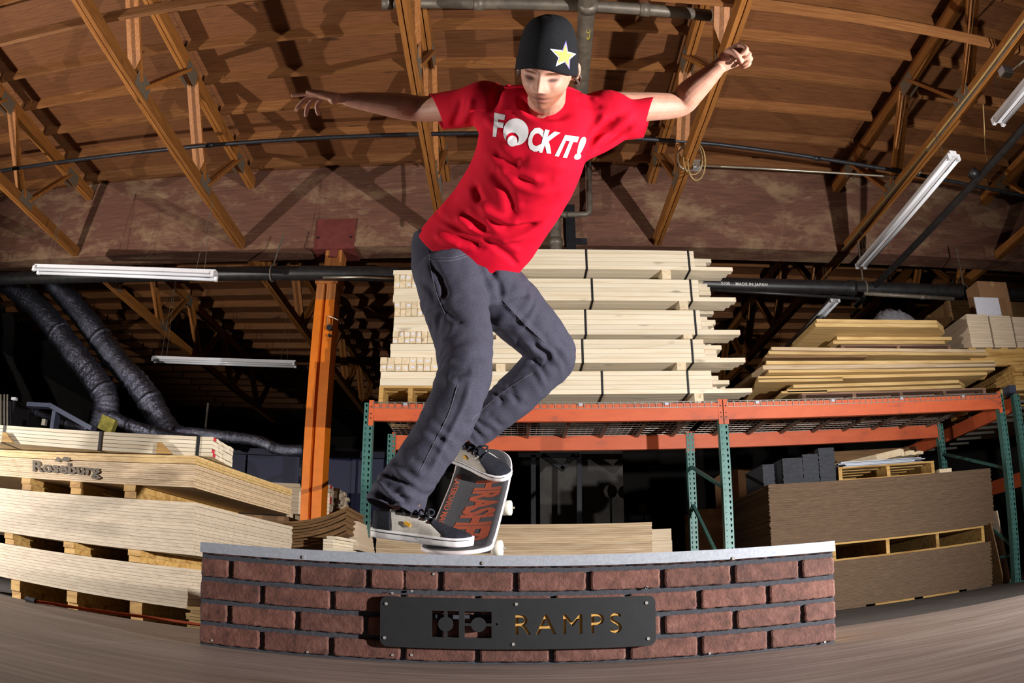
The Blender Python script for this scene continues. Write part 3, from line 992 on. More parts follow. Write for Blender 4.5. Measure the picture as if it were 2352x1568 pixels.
# ================================================================== LUMBER, SHEETS, PALLETS
def board(x0, x1, y0, y1, z0, z1, mat, parent, name='board', gap=0.0012):
    a = MB(); a.bb(x0, x1, y0 + gap, y1 - gap, z0 + gap, z1 - gap)
    return obj(name, a, mat, parent)
def lumber_pack(x0, x1, y0, y1, z0, z1, rows, cols, label, straps=(), long_front=0.0, ragged=0.0, group=None, mat='pine', full=False):
    t = thing('lumber_pack', label, 'lumber', ((x0 + x1) / 2, (y0 + y1) / 2, z0), group)
    h, wd = (z1 - z0) / rows, (y1 - y0) / cols
    for r in range(rows):
        for c in range(cols):
            if not (r in (0, rows - 1) or c in (0, cols - 1) or ragged or full):
                continue
            ext = RND.uniform(-0.004, 0.006)
            if ragged and c > 1:
                ext += RND.choice([0, 0, 0.5, 0.75, 1.0]) * ragged
            if r == 0 and c < 3 and long_front:
                ext = long_front - 0.03 * c
            bo = board(x0 - RND.uniform(0, 0.006), x1 + ext, y0 + c * wd, y0 + (c + 1) * wd, z0 + r * h, z0 + (r + 1) * h, M[mat], t)
            if (r == 0 and c == 0 and long_front) or (c == 0 and RND.random() < 0.4):
                a = MB(); a.bb(x1 + ext, x1 + ext + 0.002, y0 + c * wd + 0.002, y0 + (c + 1) * wd - 0.002, z0 + r * h + 0.002, z0 + (r + 1) * h - 0.002)
                obj('painted_end', a, M['red_paint'], bo)
    for xs in straps:
        a = MB()
        wv = 0.010
        a.bb(xs - wv, xs + wv, y0 - 0.003, y0, z0 - 0.003, z1 + 0.003)
        a.bb(xs - wv, xs + wv, y1, y1 + 0.003, z0 - 0.003, z1 + 0.003)
        a.bb(xs - wv, xs + wv, y0 - 0.003, y1 + 0.003, z1, z1 + 0.003)
        a.bb(xs - wv, xs + wv, y0 - 0.003, y1 + 0.003, z0 - 0.003, z0)
        obj('strap', a, M['strap'], t)
    return t
def spacer(x, y0, y1, z0, z1, label, wd=0.085, mat='pine_y', group='timber spacers'):
    a = MB(); a.bb(x - wd / 2, x + wd / 2, y0, y1, z0, z1)
    return obj('timber_spacer', a, M[mat], label=label, cat='timber block', group=group)
YK = 6.55
tops = [573, 640, 711, 779, 852]; bots = [618, 690, 768, 833, 905]
ends = [1595, 1605, 1610, 1618, 1636]; longs = [1682, 1690, 1700, 1712, 1728]
strap_px = [(1347, 1582), (1360, 1587), (1345, 1597), (1338, 1590), (1383, 1580)]
ordn = ['topmost', 'second from top', 'middle', 'fourth from top', 'lowest']
prev = BZ1 + 0.016
zs = [(zat(1400, b_, YK), zat(1400, t_, YK)) for t_, b_ in zip(tops, bots)]
for k in range(4, -1, -1):
    z0, z1 = zs[k]
    xe_ = xat(ends[k], (tops[k] + bots[k]) / 2, YK)
    xl_ = xat(longs[k], bots[k] - 6, YK)
    spx = [xat(p, (tops[k] + bots[k]) / 2, YK) for p in strap_px[k]] + [-0.25]
    lumber_pack(-0.64, xe_, YK, YK + 0.76, z0, z1, 5, 9, '%s strapped pack of pale lumber on the rack, behind the skater' % ordn[k], spx, xl_ - xe_, 0.22, 'strapped lumber packs on the rack')
    lo = BZ1 + 0.016 if k == 4 else zs[k + 1][1] + 0.003
    for q, (px, w_) in enumerate([((1530, 1570, 1580, 1565, 1605)[k], 0.085), (1150, 0.085)]):
        xs_ = xat(px, bots[k] + 8, YK)
        spacer(xs_, YK + (-0.01 if q == 0 else 0.02), YK + 0.80, lo, z0 - 0.003, 'timber spacer under the %s strapped pack, %s end' % (ordn[k], ('skater' if q else 'open')[:7]), w_)
# the pack whose board ends face out
YE = 6.50
le = 905
rows_px = [(620, 630, 'p', 903), (630, 661, 'e', 905), (662, 693, 'p', 903), (693, 726, 'e', 906), (727, 761, 'p', 904), (761, 788, 'e', 902), (789, 820, 'p', 896), (820, 852, 'e', 873), (853, 885, 'p', 873)]
eord = ['first', 'second', 'third', 'fourth', 'fifth', 'sixth', 'seventh', 'eighth', 'ninth']
for k, (pa, pb, kind_, pl) in enumerate(rows_px):
    z1, z0 = zat(pl, pa, YE), zat(pl, pb, YE)
    xl_ = xat(pl, (pa + pb) / 2, YE)
    xr_ = -0.66
    if kind_ == 'p':
        t = thing('lumber_pack', 'plain faced layer of pale planks, %s layer down beside the strapped packs' % eord[k], 'lumber', ((xl_ + xr_) / 2, YE, z0), 'layers of the end stack')
        nn = max(1, round((z1 - z0) / 0.06))
        for r_ in range(nn):
            for c_ in range(4):
                board(xl_ + RND.uniform(0, 0.006), xr_, YE + c_ * 0.2, YE + c_ * 0.2 + 0.198, z0 + (z1 - z0) * r_ / nn, z0 + (z1 - z0) * (r_ + 1) / nn, M['pine'], t)
    else:
        t = thing('lumber_pack', 'layer of square board ends with tiny tags, %s layer down beside the strapped packs' % eord[k], 'lumber', ((xl_ + xr_) / 2, YE, z0), 'layers of the end stack')
        nx = 8
        for r_ in range(2):
            for c_ in range(nx):
                x0_ = xl_ + (xr_ - xl_) * c_ / nx; x1_ = xl_ + (xr_ - xl_) * (c_ + 1) / nx
                za, zb = z0 + (z1 - z0) * r_ / 2, z0 + (z1 - z0) * (r_ + 1) / 2
                fr = YE - 0.01 + RND.uniform(0, 0.02)
                a = MB(); a.bb(x0_ + 0.0015, x1_ - 0.0015, fr, YE + 0.8, za + 0.0015, zb - 0.0015)
                bo = obj('board', a, M['pine_y'], t)
                if RND.random() < 0.6:
                    cx, cz = (x0_ + x1_) / 2 + RND.uniform(-0.006, 0.006), (za + zb) / 2 + RND.uniform(-0.006, 0.006)
                    a = MB(); a.bb(cx - 0.017, cx + 0.017, fr - 0.002, fr - 0.0002, cz - 0.010, cz + 0.010)
                    obj('paper_tag', a, M['paper'], bo)

def pallet(x0, x1, y0, y1, z0, z1, label, mat='pallet', stringers=3, along='y', bottom=True, group='pallets'):
    """deck boards on stringers; along = direction the stringers run"""
    t = thing('pallet', label, 'pallet', ((x0 + x1) / 2, (y0 + y1) / 2, z0), group)
    th = 0.018
    zt = z1 - th
    zb = z0 + (th if bottom else 0)
    for k in range(stringers):
        f = k / (stringers - 1)
        a = MB()
        if along == 'y':
            x = x0 + 0.02 + (x1 - x0 - 0.04) * f; a.bb(x - 0.02, x + 0.02, y0, y1, zb, zt)
        else:
            y = y0 + 0.02 + (y1 - y0 - 0.04) * f; a.bb(x0, x1, y - 0.02, y + 0.02, zb, zt)
        obj('stringer', a, M[mat], t)
    n = 6
    for lay, (za, zc) in enumerate(((zt, z1), (z0, zb))):
        if lay == 1 and not bottom:
            continue
        for k in range(n if lay == 0 else 3):
            f = k / ((n if lay == 0 else 3) - 1)
            a = MB()
            if along == 'y':
                y = y0 + 0.05 + (y1 - y0 - 0.1) * f; a.bb(x0, x1, y - 0.05, y + 0.05, za, zc)
            else:
                x = x0 + 0.05 + (x1 - x0 - 0.1) * f; a.bb(x - 0.05, x + 0.05, y0, y1, za, zc)
            obj('deck_board', a, M[mat], t)
    return t
xa_, xb_ = xat(870, 905, YE), -0.62
pallet(xa_, xb_, YE, YE + 0.85, BZ1 + 0.016, zat(870, 886, YE), 'yellowish pallet under the stack of board ends on the rack', 'pallet', 3, 'y')

# sheet packs
def sheet_pack(pts, z0, z1, n, mat, label, cat='plywood', name='plywood_pack', jit=0.004, group=None):
    """pts: four plan corners (front left, front right, back right, back left)"""
    c = sum((Vector((p[0], p[1], 0)) for p in pts), Vector()) / 4
    t = thing(name, label, cat, (c.x, c.y, z0), group)
    h = (z1 - z0) / n
    for k in range(n):
        dx, dy = RND.uniform(-jit, jit), RND.uniform(-jit, jit)
        a = MB()
        lo = [(p[0] + dx, p[1] + dy, z0 + k * h + 0.0006) for p in pts]
        hi = [(p[0], p[1], z0 + (k + 1) * h - 0.0006) for p in lo]
        a.add(lo + hi, [(0, 1, 2, 3), (4, 5, 6, 7), (0, 1, 5, 4), (1, 2, 6, 5), (2, 3, 7, 6), (3, 0, 4, 7)])
        obj('sheet', a, M[mat], t)
    return t
def plan(fr, fl, depth, length):
    """front right corner, a point on the front edge, sheet depth and length -> plan corners"""
    fr = Vector((fr[0], fr[1])); fl = Vector((fl[0], fl[1]))
    d = (fl - fr).normalized()
    n = Vector((-d.y, d.x))
    if n.y < 0: n = -n
    return [fr + d * length, fr, fr + n * depth, fr + d * length + n * depth]

# left piles: two plywood packs and the printed one with strapped lumber on top
Y0 = 3.82
fr = at(447, 1153, y=Y0); ztop2 = fr.z
fl = at(0, 1120, z=ztop2)
P2 = plan(fr, fl, 1.22, 2.44)
zb2 = zat(455, 1276, Y0)
fr3 = at(433, 1305, y=Y0); fl3 = at(0, 1256, z=fr3.z)
D2 = P2[0] - P2[1]; P3 = plan(fr3, Vector((fr3.x, fr3.y)) + D2, 1.22, 2.44)
z3t, z3b = fr3.z, zat(430, 1398, Y0)
sheet_pack(P3, z3b, z3t, 12, 'ply_pale', 'pale plywood pack at the bottom of the left pile', group='plywood packs of the left pile')
sheet_pack(P2, zb2, ztop2, 15, 'ply_pale', 'pale plywood pack in the middle of the left pile', group='plywood packs of the left pile')
def spacers_between(P, z0, z1, pxs, py, nm):
    A, B, D, E = P
    d = (B - A).normalized(); n = (E - A).normalized()
    for i, px in enumerate(pxs):
        # where the block shows on the front edge
        v = ray(px, py[i] if isinstance(py, (list, tuple)) else py)
        # intersect plan line
        k = (A.x * d.y - A.y * d.x) / (v.x * d.y - v.y * d.x)
        c = Vector((v.x * k, v.y * k))
        t = thing('timber_spacer', '%s timber spacer block %s' % (['first', 'second', 'third', 'fourth'][i], nm), 'timber block', (c.x, c.y, z0), 'timber blocks of the left pile')
        for q in range(2):
            za, zb = z0 + 0.001 + (z1 - z0 - 0.002) * q / 2, z0 + 0.001 + (z1 - z0 - 0.002) * (q + 1) / 2
            p0 = c - d * 0.045 - n * 0.012 * q; p1 = c + d * 0.045 - n * 0.012 * q
            a = MB()
            lo = [(p.x, p.y, za + 0.0005) for p in (p0, p1, p1 + n * 1.2, p0 + n * 1.2)]
            hi = [(p[0], p[1], zb - 0.0005) for p in lo]
            a.add(lo + hi, [(0, 1, 2, 3), (4, 5, 6, 7), (0, 1, 5, 4), (1, 2, 6, 5), (2, 3, 7, 6), (3, 0, 4, 7)])
            obj('timber', a, M['pallet'], t)
spacers_between(P3, GROUND, z3b - 0.001, [38, 168, 315], [1352, 1370, 1392], 'under the bottom plywood of the left pile')
spacers_between(P2, z3t + 0.001, zb2 - 0.001, [22, 160, 310], [1240, 1255, 1275], 'between the two pale plywood packs')
frr = at(444, 1119, y=Y0); zr0 = frr.z
frt = at(450, 1066, y=Y0); zr1 = frt.z
fl1 = at(0, 1078, z=zr0)
P1 = plan(frr, Vector((frr.x, frr.y)) + D2, 1.22, 2.44)
ros = sheet_pack(P1, zr0, zr1, 11, 'ply_edge', 'plywood pack with grey printed lettering on the left pile', group='plywood packs of the left pile')
spacers_between(P2, ztop2 + 0.001, zr0 - 0.001, [62, 175, 300], [1108, 1115, 1128], 'under the printed plywood pack')
zr2 = zat(452, 1046, Y0)
top_sheet = sheet_pack([p + Vector((0.004, -0.004)) for p in P1], zr1 + 0.001, zr2, 3, 'ply_yellow', 'three yellower sheets on top of the printed plywood pack', group='plywood packs of the left pile')
# printed name and tree mark on the pack edges
def on_front(P, px, py, off=0.0016):
    A, B = P[0], P[1]
    d = (B - A).normalized()
    v = ray(px, py)
    k = (A.x * d.y - A.y * d.x) / (v.x * d.y - v.y * d.x)
    n = Vector((d.y, -d.x))
    if n.y > 0: n = -n
    q = CAM + v * k
    return (q.x + n.x * (off + 0.0085), q.y + n.y * (off + 0.0085), q.z)
vs, fs = text_mesh('Roseburg', 0.03, 0, 1.0)
vs, fs = refine(vs, fs, 0.15, 3)
a = MB(); a.add([on_front(P1, 77 + 154 * u, 1057 + 10 * u + (1 - v_) * 34 + 1.0 * u) for u, v_ in vs], fs)
obj('lettering', a, M['ink'], ros)
a = MB()
for poly in ([(128, 1059), (134, 1049), (142, 1054), (138, 1062)], [(140, 1058), (150, 1049), (158, 1050), (152, 1060)], [(150, 1061), (156, 1052), (164, 1051), (162, 1058)]):
    a.add([on_front(P1, *p) for p in poly], [(0, 1, 2, 3)])
obj('tree_mark', a, M['ink'], ros, kind='stuff')
# strapped lumber on top
fl_b, fr_b = at(0, 980, y=3.95), at(490, 1003, y=3.86)
zt_b, zb_b = fr_b.z, zr2 + 0.002
lumber_pack(fr_b.x - 2.9, fr_b.x, 3.86, 4.19, zb_b + 0.002, zt_b, 5, 8, 'strapped lumber pack lying on top of the left pile', [xat(8, 1000, 3.86), xat(230, 1010, 3.86), xat(455, 1020, 3.86)], 0, 0, full=True)
for i, px in enumerate((2, 360)):
    c = at(px, 1040, y=3.85)
    a = MB(); a.prism([(0, 0), (0.105, 0), (0.028, 0.062), (0, 0.062)], (c.x, 3.856, zb_b + 0.003), (1, 0, 0), (0, 0, 1), (0, -1, 0), 0.016)  # brown prism against the lumber front, upright at one end, sloping to the other
    obj('brown_wedge', a, M['pallet'], label='%s brown wedge shape against the strapped lumber of the left pile' % ('outer', 'inner')[i], cat='wedge', group='wedges on the left pile')
# small offcuts leaning in the gap beside the bottom pack
for k in range(7):
    z = z3b + 0.012 + 0.017 * k
    x0_ = xat(436 + (6 if k % 3 == 2 else 0) + RND.uniform(-4, 4), 1390, Y0 - 0.1)
    a = MB(); a.bb(x0_, x0_ + 0.3, Y0 - 0.14, Y0 - 0.02, z - 0.11, z - 0.095)
    obj('offcut_strip', a, M['ply_yellow'], label='%s pale offcut strip counting up beside the brick ledge end' % eord[k], cat='offcut', group='offcuts by the ledge end')

# orange extension cord along the deck edge
pts = [at(82, 1381, z=0.008), at(120, 1386, z=0.008), at(200, 1399, z=0.008), at(260, 1407, z=0.008), at(330, 1416, z=0.008), at(400, 1426, z=0.008), at(470, 1436, z=0.008), at(560, 1446, z=0.008)]
a = MB(); a.tube(pts, 0.0065, 8)
cd_ = obj('extension_cord', a, M['cord'], None, True, label='orange extension cord lying along the deck edge on the left', cat='cord')
a = MB(); a.tube([pts[0], pts[0] + Vector((-0.06, 0.01, 0.004))], 0.012, 8); obj('plug', a, M['rubber_black'], cd_)

# ================================================================== RIGHT SIDE UNDER THE RACK
def layered(name, x0, x1, y0, y1, z0, z1, n, mat, label, cat, jit=0.006, group=None, bow=0.0):
    """a pile of thin sheets, too thin to tell apart: one object"""
    a = MB()
    h = (z1 - z0) / n
    for k in range(n):
        dx, dy, dw = RND.uniform(-jit, jit), RND.uniform(-jit, jit), RND.uniform(-jit, jit)
        seg = 6 if bow else 1
        for s in range(seg):
            xa = x0 + dx + (x1 + dw - x0 - dx) * s / seg; xb = x0 + dx + (x1 + dw - x0 - dx) * (s + 1) / seg
            def zz(x):
                t = (x - x0) / (x1 - x0) * 2 - 1
                return bow * (1 - t * t)
            za, zb = z0 + k * h + 0.0003, z0 + (k + 1) * h - 0.0003
            vs = [(xa, y0 + dy, za + zz(xa)), (xb, y0 + dy, za + zz(xb)), (xb, y1, za + zz(xb)), (xa, y1, za + zz(xa)),
                  (xa, y0 + dy, zb + zz(xa)), (xb, y0 + dy, zb + zz(xb)), (xb, y1, zb + zz(xb)), (xa, y1, zb + zz(xa))]
            a.add(vs, [(0, 1, 2, 3), (4, 5, 6, 7), (0, 1, 5, 4), (1, 2, 6, 5), (2, 3, 7, 6), (3, 0, 4, 7)])
    return obj(name, a, M[mat], None, False, label, cat, group, 'stuff')
YA = 6.62
xA0 = xat(1768, 1180, YA); xA1 = xat(2282, 1160, YA)
zA1 = zat(2000, 1098, YA); zA0 = zat(2000, 1238, YA)
layered('cardboard_stack', xA0, xA1, YA, YA + 1.25, zA0, zA1, 60, 'corrugated', 'tall stack of corrugated cardboard sheets on the upper pallet in the rack', 'cardboard', 0.007, 'cardboard stacks')
zB1 = zat(2100, 1268, YA - 0.1); zB0 = zat(2100, 1385, YA - 0.1)
xB1 = xat(2278, 1300, YA - 0.1)
layered('cardboard_stack', xA0 + 0.12, xB1, YA - 0.1, YA + 1.15, zB0, zB1, 42, 'corrugated', 'lower stack of corrugated cardboard sheets near the floor in the rack', 'cardboard', 0.010, 'cardboard stacks')
pallet(xA0 + 0.02, xat(2262, 1240, YA), YA, YA + 1.2, zB1 + 0.004, zA0 - 0.002, 'pallet between the two cardboard stacks', 'pallet', 5, 'y')
pallet(xat(1990, 1405, YA - 0.1), xat(2222, 1390, YA - 0.1), YA - 0.1, YA + 1.1, GROUND, zB0 - 0.002, 'pallet under the lower cardboard stack', 'pallet', 3, 'x')
# black rubber tiles stacked on the cardboard
for k, (p0, p1, pt, yd) in enumerate([(1752, 1800, 1062, 0.22), (1798, 1846, 1050, 0.06), (1845, 1883, 1043, 0.06), (1883, 1921, 1030, 0.06)]):
    y = YA + yd
    zt = zat(1850, pt, y)
    layered('rubber_tile_stack', xat(p0, 1080, y), xat(p1, 1080, y) - 0.008, y, y + 0.55, zA1 + 0.002, zt, max(8, int((zt - zA1) / 0.011)), 'rubber_black',
            '%s pile of black rubber tiles on the tall cardboard stack, counted from the rack post' % eord[k], 'rubber tiles', 0.004, 'piles of black tiles')
# small pallet with bright sheets and loose timber
zp0 = zA1 + 0.003; zp1 = zat(2030, 1066, YA + 0.1)
pallet(xat(1926, 1085, YA + 0.1), xat(2147, 1080, YA + 0.1), YA + 0.1, YA + 1.1, zp0, zp1, 'small pallet with shiny sheets on top of the tall cardboard stack', 'pallet', 3, 'y')
zz_ = zp1 + 0.002
for k in range(5):
    x0_, x1_ = xat(1932 + RND.uniform(-6, 12), 1058, YA + 0.12), xat(2120 + RND.uniform(-20, 22), 1055, YA + 0.12)
    a = MB(); a.bb(x0_, x1_, YA + 0.12 + RND.uniform(-0.02, 0.03), YA + 1.0, zz_, zz_ + 0.008)
    obj('metal_sheet', a, M['galv'], label='%s thin shiny metal sheet up from the small pallet' % eord[k], cat='metal sheet', group='metal sheets on the small pallet')
    zz_ += 0.010
a = MB(); a.bb(xat(1925, 1046, YA + 0.4), xat(2080, 1040, YA + 0.4), YA + 0.35, YA + 1.1, zz_ + 0.01, zz_ + 0.022)
obj('white_board', a, M['paper'], label='thin white board lying on the shiny metal sheets', cat='board')
zz_ += 0.024
for k, (p0, p1, ya, hh) in enumerate([(2030, 2080, 0.12, 0.07), (2072, 2104, 0.10, 0.045), (2096, 2124, 0.08, 0.03)]):
    x0_, x1_ = xat(p0, 1030, YA + ya), xat(p1, 1030, YA + ya)
    a = MB(); a.bar((x1_ - 0.05, YA + ya, zz_ + hh / 2), (x0_ - 0.28, YA + 0.9, zz_ + hh / 2), 0.085, hh)
    obj('loose_timber', a, M['pine_y'], label='%s loose pine timber end on the shiny metal sheets' % ['thick', 'middle', 'thin'][k], cat='timber', group='loose timber under the rack')
a = MB(); a.bb(xat(2158, 1082, YA + 0.05), xat(2186, 1080, YA + 0.05), YA + 0.05, YA + 0.5, zA1 + 0.002, zA1 + 0.045)
obj('loose_timber', a, M['pine_y'], label='short pine offcut on the bare end of the tall cardboard stack', cat='timber', group='loose timber under the rack')
a = MB(); a.bb(xat(2195, 1087, YA + 0.05), xat(2250, 1087, YA + 0.05), YA + 0.1, YA + 0.6, zA1 + 0.002, zA1 + 0.012)
obj('white_board', a, M['paper'], label='small white strip on the right end of the tall cardboard stack', cat='board')
# leaning sheets at the right post
for k, (px, pt) in enumerate([(2290, 1172), (2276, 1200)]):
    p1_, p0_ = at(px, pt, y=YA - 0.05), at(px + 32, 1385, y=YA - 0.05)
    a = MB(); a.add([(p0_.x - 0.008, YA - 0.05, GROUND), (p0_.x + 0.008, YA - 0.05, GROUND), (p1_.x + 0.008, YA - 0.05, p1_.z), (p1_.x - 0.008, YA - 0.05, p1_.z),
                     (p0_.x - 0.008, YA + 0.9, GROUND), (p0_.x + 0.008, YA + 0.9, GROUND), (p1_.x + 0.008, YA + 0.9, p1_.z), (p1_.x - 0.008, YA + 0.9, p1_.z)],
                    [(0, 1, 2, 3), (4, 5, 6, 7), (0, 1, 5, 4), (1, 2, 6, 5), (2, 3, 7, 6), (3, 0, 4, 7)])
    obj('leaning_sheet', a, M['mdf'] if k == 0 else M['hardboard'], label=('pale edged' if k == 0 else 'dark brown') + ' sheet leaning against the right end of the cardboard', cat='board', group='leaning sheets')
a = MB()
cs = [at(2255, 1365, y=YA - 0.3), at(2268, 1376, y=YA - 0.35), at(2290, 1385, y=YA - 0.4)]
a.add([cs[0], cs[1], cs[2], cs[2] + Vector((0, 0.5, 0)), cs[1] + Vector((0, 0.5, 0)), cs[0] + Vector((0, 0.5, 0)),
       *[c + Vector((0.0, 0, 0.006)) for c in (cs[0], cs[1], cs[2])], *[c + Vector((0, 0.5, 0.006)) for c in (cs[2], cs[1], cs[0])]],
      [(0, 1, 4, 5), (1, 2, 3, 4), (6, 7, 10, 11), (7, 8, 9, 10), (0, 1, 7, 6), (1, 2, 8, 7), (5, 4, 10, 11), (4, 3, 9, 10), (0, 6, 11, 5), (2, 3, 9, 8)])
obj('bent_cardboard', a, M['carton'], label='loose bent cardboard flap on the floor by the right post', cat='cardboard')
# carton behind the middle post
cx0, cx1 = xat(1672, 1100, 6.9), xat(1790, 1090, 6.9)
def carton(x0, x1, y0, y1, z0, z1, label, mat='carton', tape=True):
    t = thing('cardboard_box', label, 'box', ((x0 + x1) / 2, (y0 + y1) / 2, z0))
    a = MB(); a.bb(x0, x1, y0, y1, z0, z1); obj('carton', a, M[mat], t)
    for k, (xa, xb) in enumerate(((x0, (x0 + x1) / 2 - 0.003), ((x0 + x1) / 2 + 0.003, x1))):
        a = MB(); a.bb(xa + 0.001, xb - 0.001, y0 + 0.001, y1 - 0.001, z1, z1 + 0.005); obj('flap', a, M[mat], t)
    if tape:
        a = MB(); a.bb((x0 + x1) / 2 - 0.025, (x0 + x1) / 2 + 0.025, y0 - 0.001, y1 + 0.001, z1 - 0.06, z1 + 0.006); obj('tape', a, M['rope'], t)
    return t
carton(xat(1672, 1100, 7.95), xat(1800, 1090, 7.95), 7.95, 8.5, GROUND, zat(1720, 1078, 7.95), 'brown carton standing behind the rack post and cardboard')
carton(xat(1600, 1180, 8.2), xat(1666, 1180, 8.2), 8.2, 8.8, GROUND, zat(1620, 1170, 8.2), 'darker carton low down behind the middle rack post')
a = MB(); a.bb(xat(1915, 1040, 8.6), xat(2110, 1040, 8.6), 8.6, 8.7, GROUND, zat(2000, 1032, 8.6))
obj('brown_partition', a, M['hardboard'], label='brown panel standing behind the small pallet', cat='panel')

# plywood under the left rack bay
YU = 6.7
xu1 = xat(1498, 1235, YU)
sheet_pack([Vector((xu1 - 2.44, YU)), Vector((xu1, YU)), Vector((xu1, YU + 1.22)), Vector((xu1 - 2.44, YU + 1.22))], zat(1300, 1330, YU), zat(1300, 1203, YU), 26, 'ply_edge', 'plywood pack lying under the rack behind the skateboard', jit=0.003)
pallet(xu1 - 2.4, xu1 - 0.02, YU, YU + 1.2, GROUND, zat(1300, 1330, YU) - 0.002, 'pallet under the plywood pack in the left rack bay', 'pallet', 4, 'y')
x2 = xat(1543, 1240, YU + 0.35)
sheet_pack([Vector((xu1 + 0.01, YU + 0.35)), Vector((x2, YU + 0.35)), Vector((x2, YU + 1.2)), Vector((xu1 + 0.01, YU + 1.2))], GROUND, zat(1520, 1214, YU + 0.35), 8, 'mdf', 'short pale boards at the end of the plywood under the rack', jit=0.004)

# ================================================================== SHEETS ON THE RIGHT SHELF
YS = 6.42
pz0, pz1 = BZ1 + 0.016, zat(2050, 897, YS)
pallet(xat(1842, 910, YS), xat(2266, 905, YS), YS, YS + 1.0, pz0, pz1, 'weathered pallet under the loose sheets on the right shelf', 'pallet_old', 5, 'y')
sh_i = [0]
def cut_sheet(pl, pr, pt, pb, mat='ply_yellow', chamfer=0.0, depth=0.95, skew=0.0, y=YS, droop=0.0, nm=None):
    """a loose sheet on the shelf, front edge from photo columns pl to pr"""
    z1 = zat((pl + pr) / 2, pt, y); z0 = zat((pl + pr) / 2, pb, y)
    x0_, x1_ = xat(pl, (pt + pb) / 2, y), xat(pr, (pt + pb) / 2, y)
    if chamfer:
        poly = [(x0_, y), (x1_ - chamfer, y), (x1_, y + chamfer * 0.9), (x1_, y + depth), (x0_ + skew, y + depth)]
    else:
        poly = [(x0_, y), (x1_, y), (x1_, y + depth), (x0_ + skew, y + depth)]
    n = len(poly)
    dz = lambda x: droop * (x - x0_) / (x1_ - x0_)
    lo = [(p[0], p[1], z0 + dz(p[0])) for p in poly]; hi = [(p[0], p[1], z1 + dz(p[0])) for p in poly]
    a = MB(); a.add(lo + hi, [tuple(range(n)), tuple(range(2 * n - 1, n - 1, -1))] + [(i, (i + 1) % n, (i + 1) % n + n, i + n) for i in range(n)])
    sh_i[0] += 1
    k = sh_i[0]
    lab = nm or 'loose plywood sheet, number %s up the pile on the right shelf' % ['one', 'two', 'three', 'four', 'five', 'six', 'seven', 'eight', 'nine', 'ten', 'eleven', 'twelve', 'thirteen', 'fourteen', 'fifteen', 'sixteen'][k - 1]
    return obj('plywood_sheet', a, M[mat], label=lab, cat='plywood', group='loose sheets on the right shelf')
for args in [(1795, 1900, 897, 902, 'ply_yellow', 0, 0.95, 0.1, 6.6), (1808, 2238, 889, 896, 'ply_yellow', 0.18, 0.95, 0.1, 6.6), (1822, 2236, 879, 886, 'ply_yellow', 0.20, 0.95, -0.1, 6.6, 0.012),
             (1742, 1936, 868, 876, 'ply_yellow', 0, 0.95, 0.1, 6.6), (1741, 2268, 860, 867, 'ply_yellow', 0, 0.95, 0.15, 6.6),
             (1765, 2286, 846, 852, 'ply_yellow', 0, 0.95, 0.1, 6.52, -0.012), (1752, 2288, 836, 845, 'ply_edge', 0, 0.95, -0.1, 6.52), (1760, 2284, 826, 834, 'ply_yellow', 0, 0.95, 0.2, 6.52, -0.018),
             (1757, 1992, 815, 821, 'hardboard', 0, 0.95, 0.1, 6.52), (1765, 2270, 805, 812, 'ply_yellow', 0.0, 0.95, 0.2, 6.52, -0.03), (1772, 2262, 796, 803, 'ply_edge', 0, 0.95, 0.1, 6.52, -0.035)]:
    cut_sheet(*args)
zq = zat(2050, 797, 6.55)
pallet(xat(1932, 798, 6.68), xat(2184, 798, 6.68), 6.68, 7.4, zq + 0.004, zat(2050, 791, 6.68), 'rough broken pallet board layer between the sheets on the right shelf', 'pallet_old', 3, 'y', False)
cut_sheet(1914, 2170, 782, 789, y=6.68)
cut_sheet(1923, 2186, 773, 780, y=6.68)
cut_sheet(1873, 2188, 743, 751, 'ply_yellow', 0.20, 1.2, nm='thick chamfered sheet just under the topmost sheet on the right shelf')
cut_sheet(1876, 2186, 734, 742, 'ply_yellow', 0.20, 1.2, nm='topmost chamfered plywood sheet on the right shelf')
# crumpled clear wrap on the top sheet
a = MB()
c0 = at(2052, 728, y=YS + 0.14)
zt_ = zat(2030, 734, YS) + 0.004
n1, n2 = 22, 8
vs = []
for j in range(n2):
    for i in range(n1):
        t, u = i / (n1 - 1), j / (n2 - 1)
        hgt = math.sin(math.pi * t) ** 0.6 * math.sin(math.pi * u) ** 0.6 * 0.17 * (0.8 + 0.4 * RND.random())
        vs.append((c0.x - 0.26 + 0.5 * t + RND.uniform(-0.01, 0.01), c0.y - 0.12 + 0.3 * u, zt_ + hgt))
a.add(vs, [(j * n1 + i, j * n1 + i + 1, (j + 1) * n1 + i + 1, (j + 1) * n1 + i) for j in range(n2 - 1) for i in range(n1 - 1)])
obj('plastic_wrap', a, M['wrap'], None, True, label='crumpled clear plastic wrap on the topmost sheet', cat='plastic wrap')

# ================================================================== PILES AT THE UPPER RIGHT EDGE
YQ = 6.5
zl0 = zat(2330, 893, YQ)
pallet(xat(2300, 905, YQ), 6.6, YQ, YQ + 1.1, BZ1 + 0.03, zl0, 'pallet at the right edge above the second rack', 'pallet', 4, 'y')
a = MB(); c = at(2318, 897, y=YQ - 0.06); a.box(c, (0.10, 0.14, 0.085)); obj('grey_block', a, M['machine'], label='grey painted block end on the right edge above the rack post', cat='block')
for k in range(6):
    za = zl0 + 0.002 + k * 0.046
    for q in range(3):
        x0_ = xat(2330, 860, YQ) + 0.16 * q + RND.uniform(-0.012, 0.012)
        a = MB(); a.bb(x0_, x0_ + 0.155, YQ + RND.uniform(-0.02, 0.02), YQ + 1.0, za, za + 0.044)
        obj('stacked_plank', a, M['pallet'], label='yellow plank end in the right edge pile, %s row up, %s across' % (eord[k], eord[q]), cat='plank', group='planks at the right edge')
zq0 = zl0 + 6 * 0.046 + 0.004
zq1 = zat(2270, 798, YQ + 0.12)
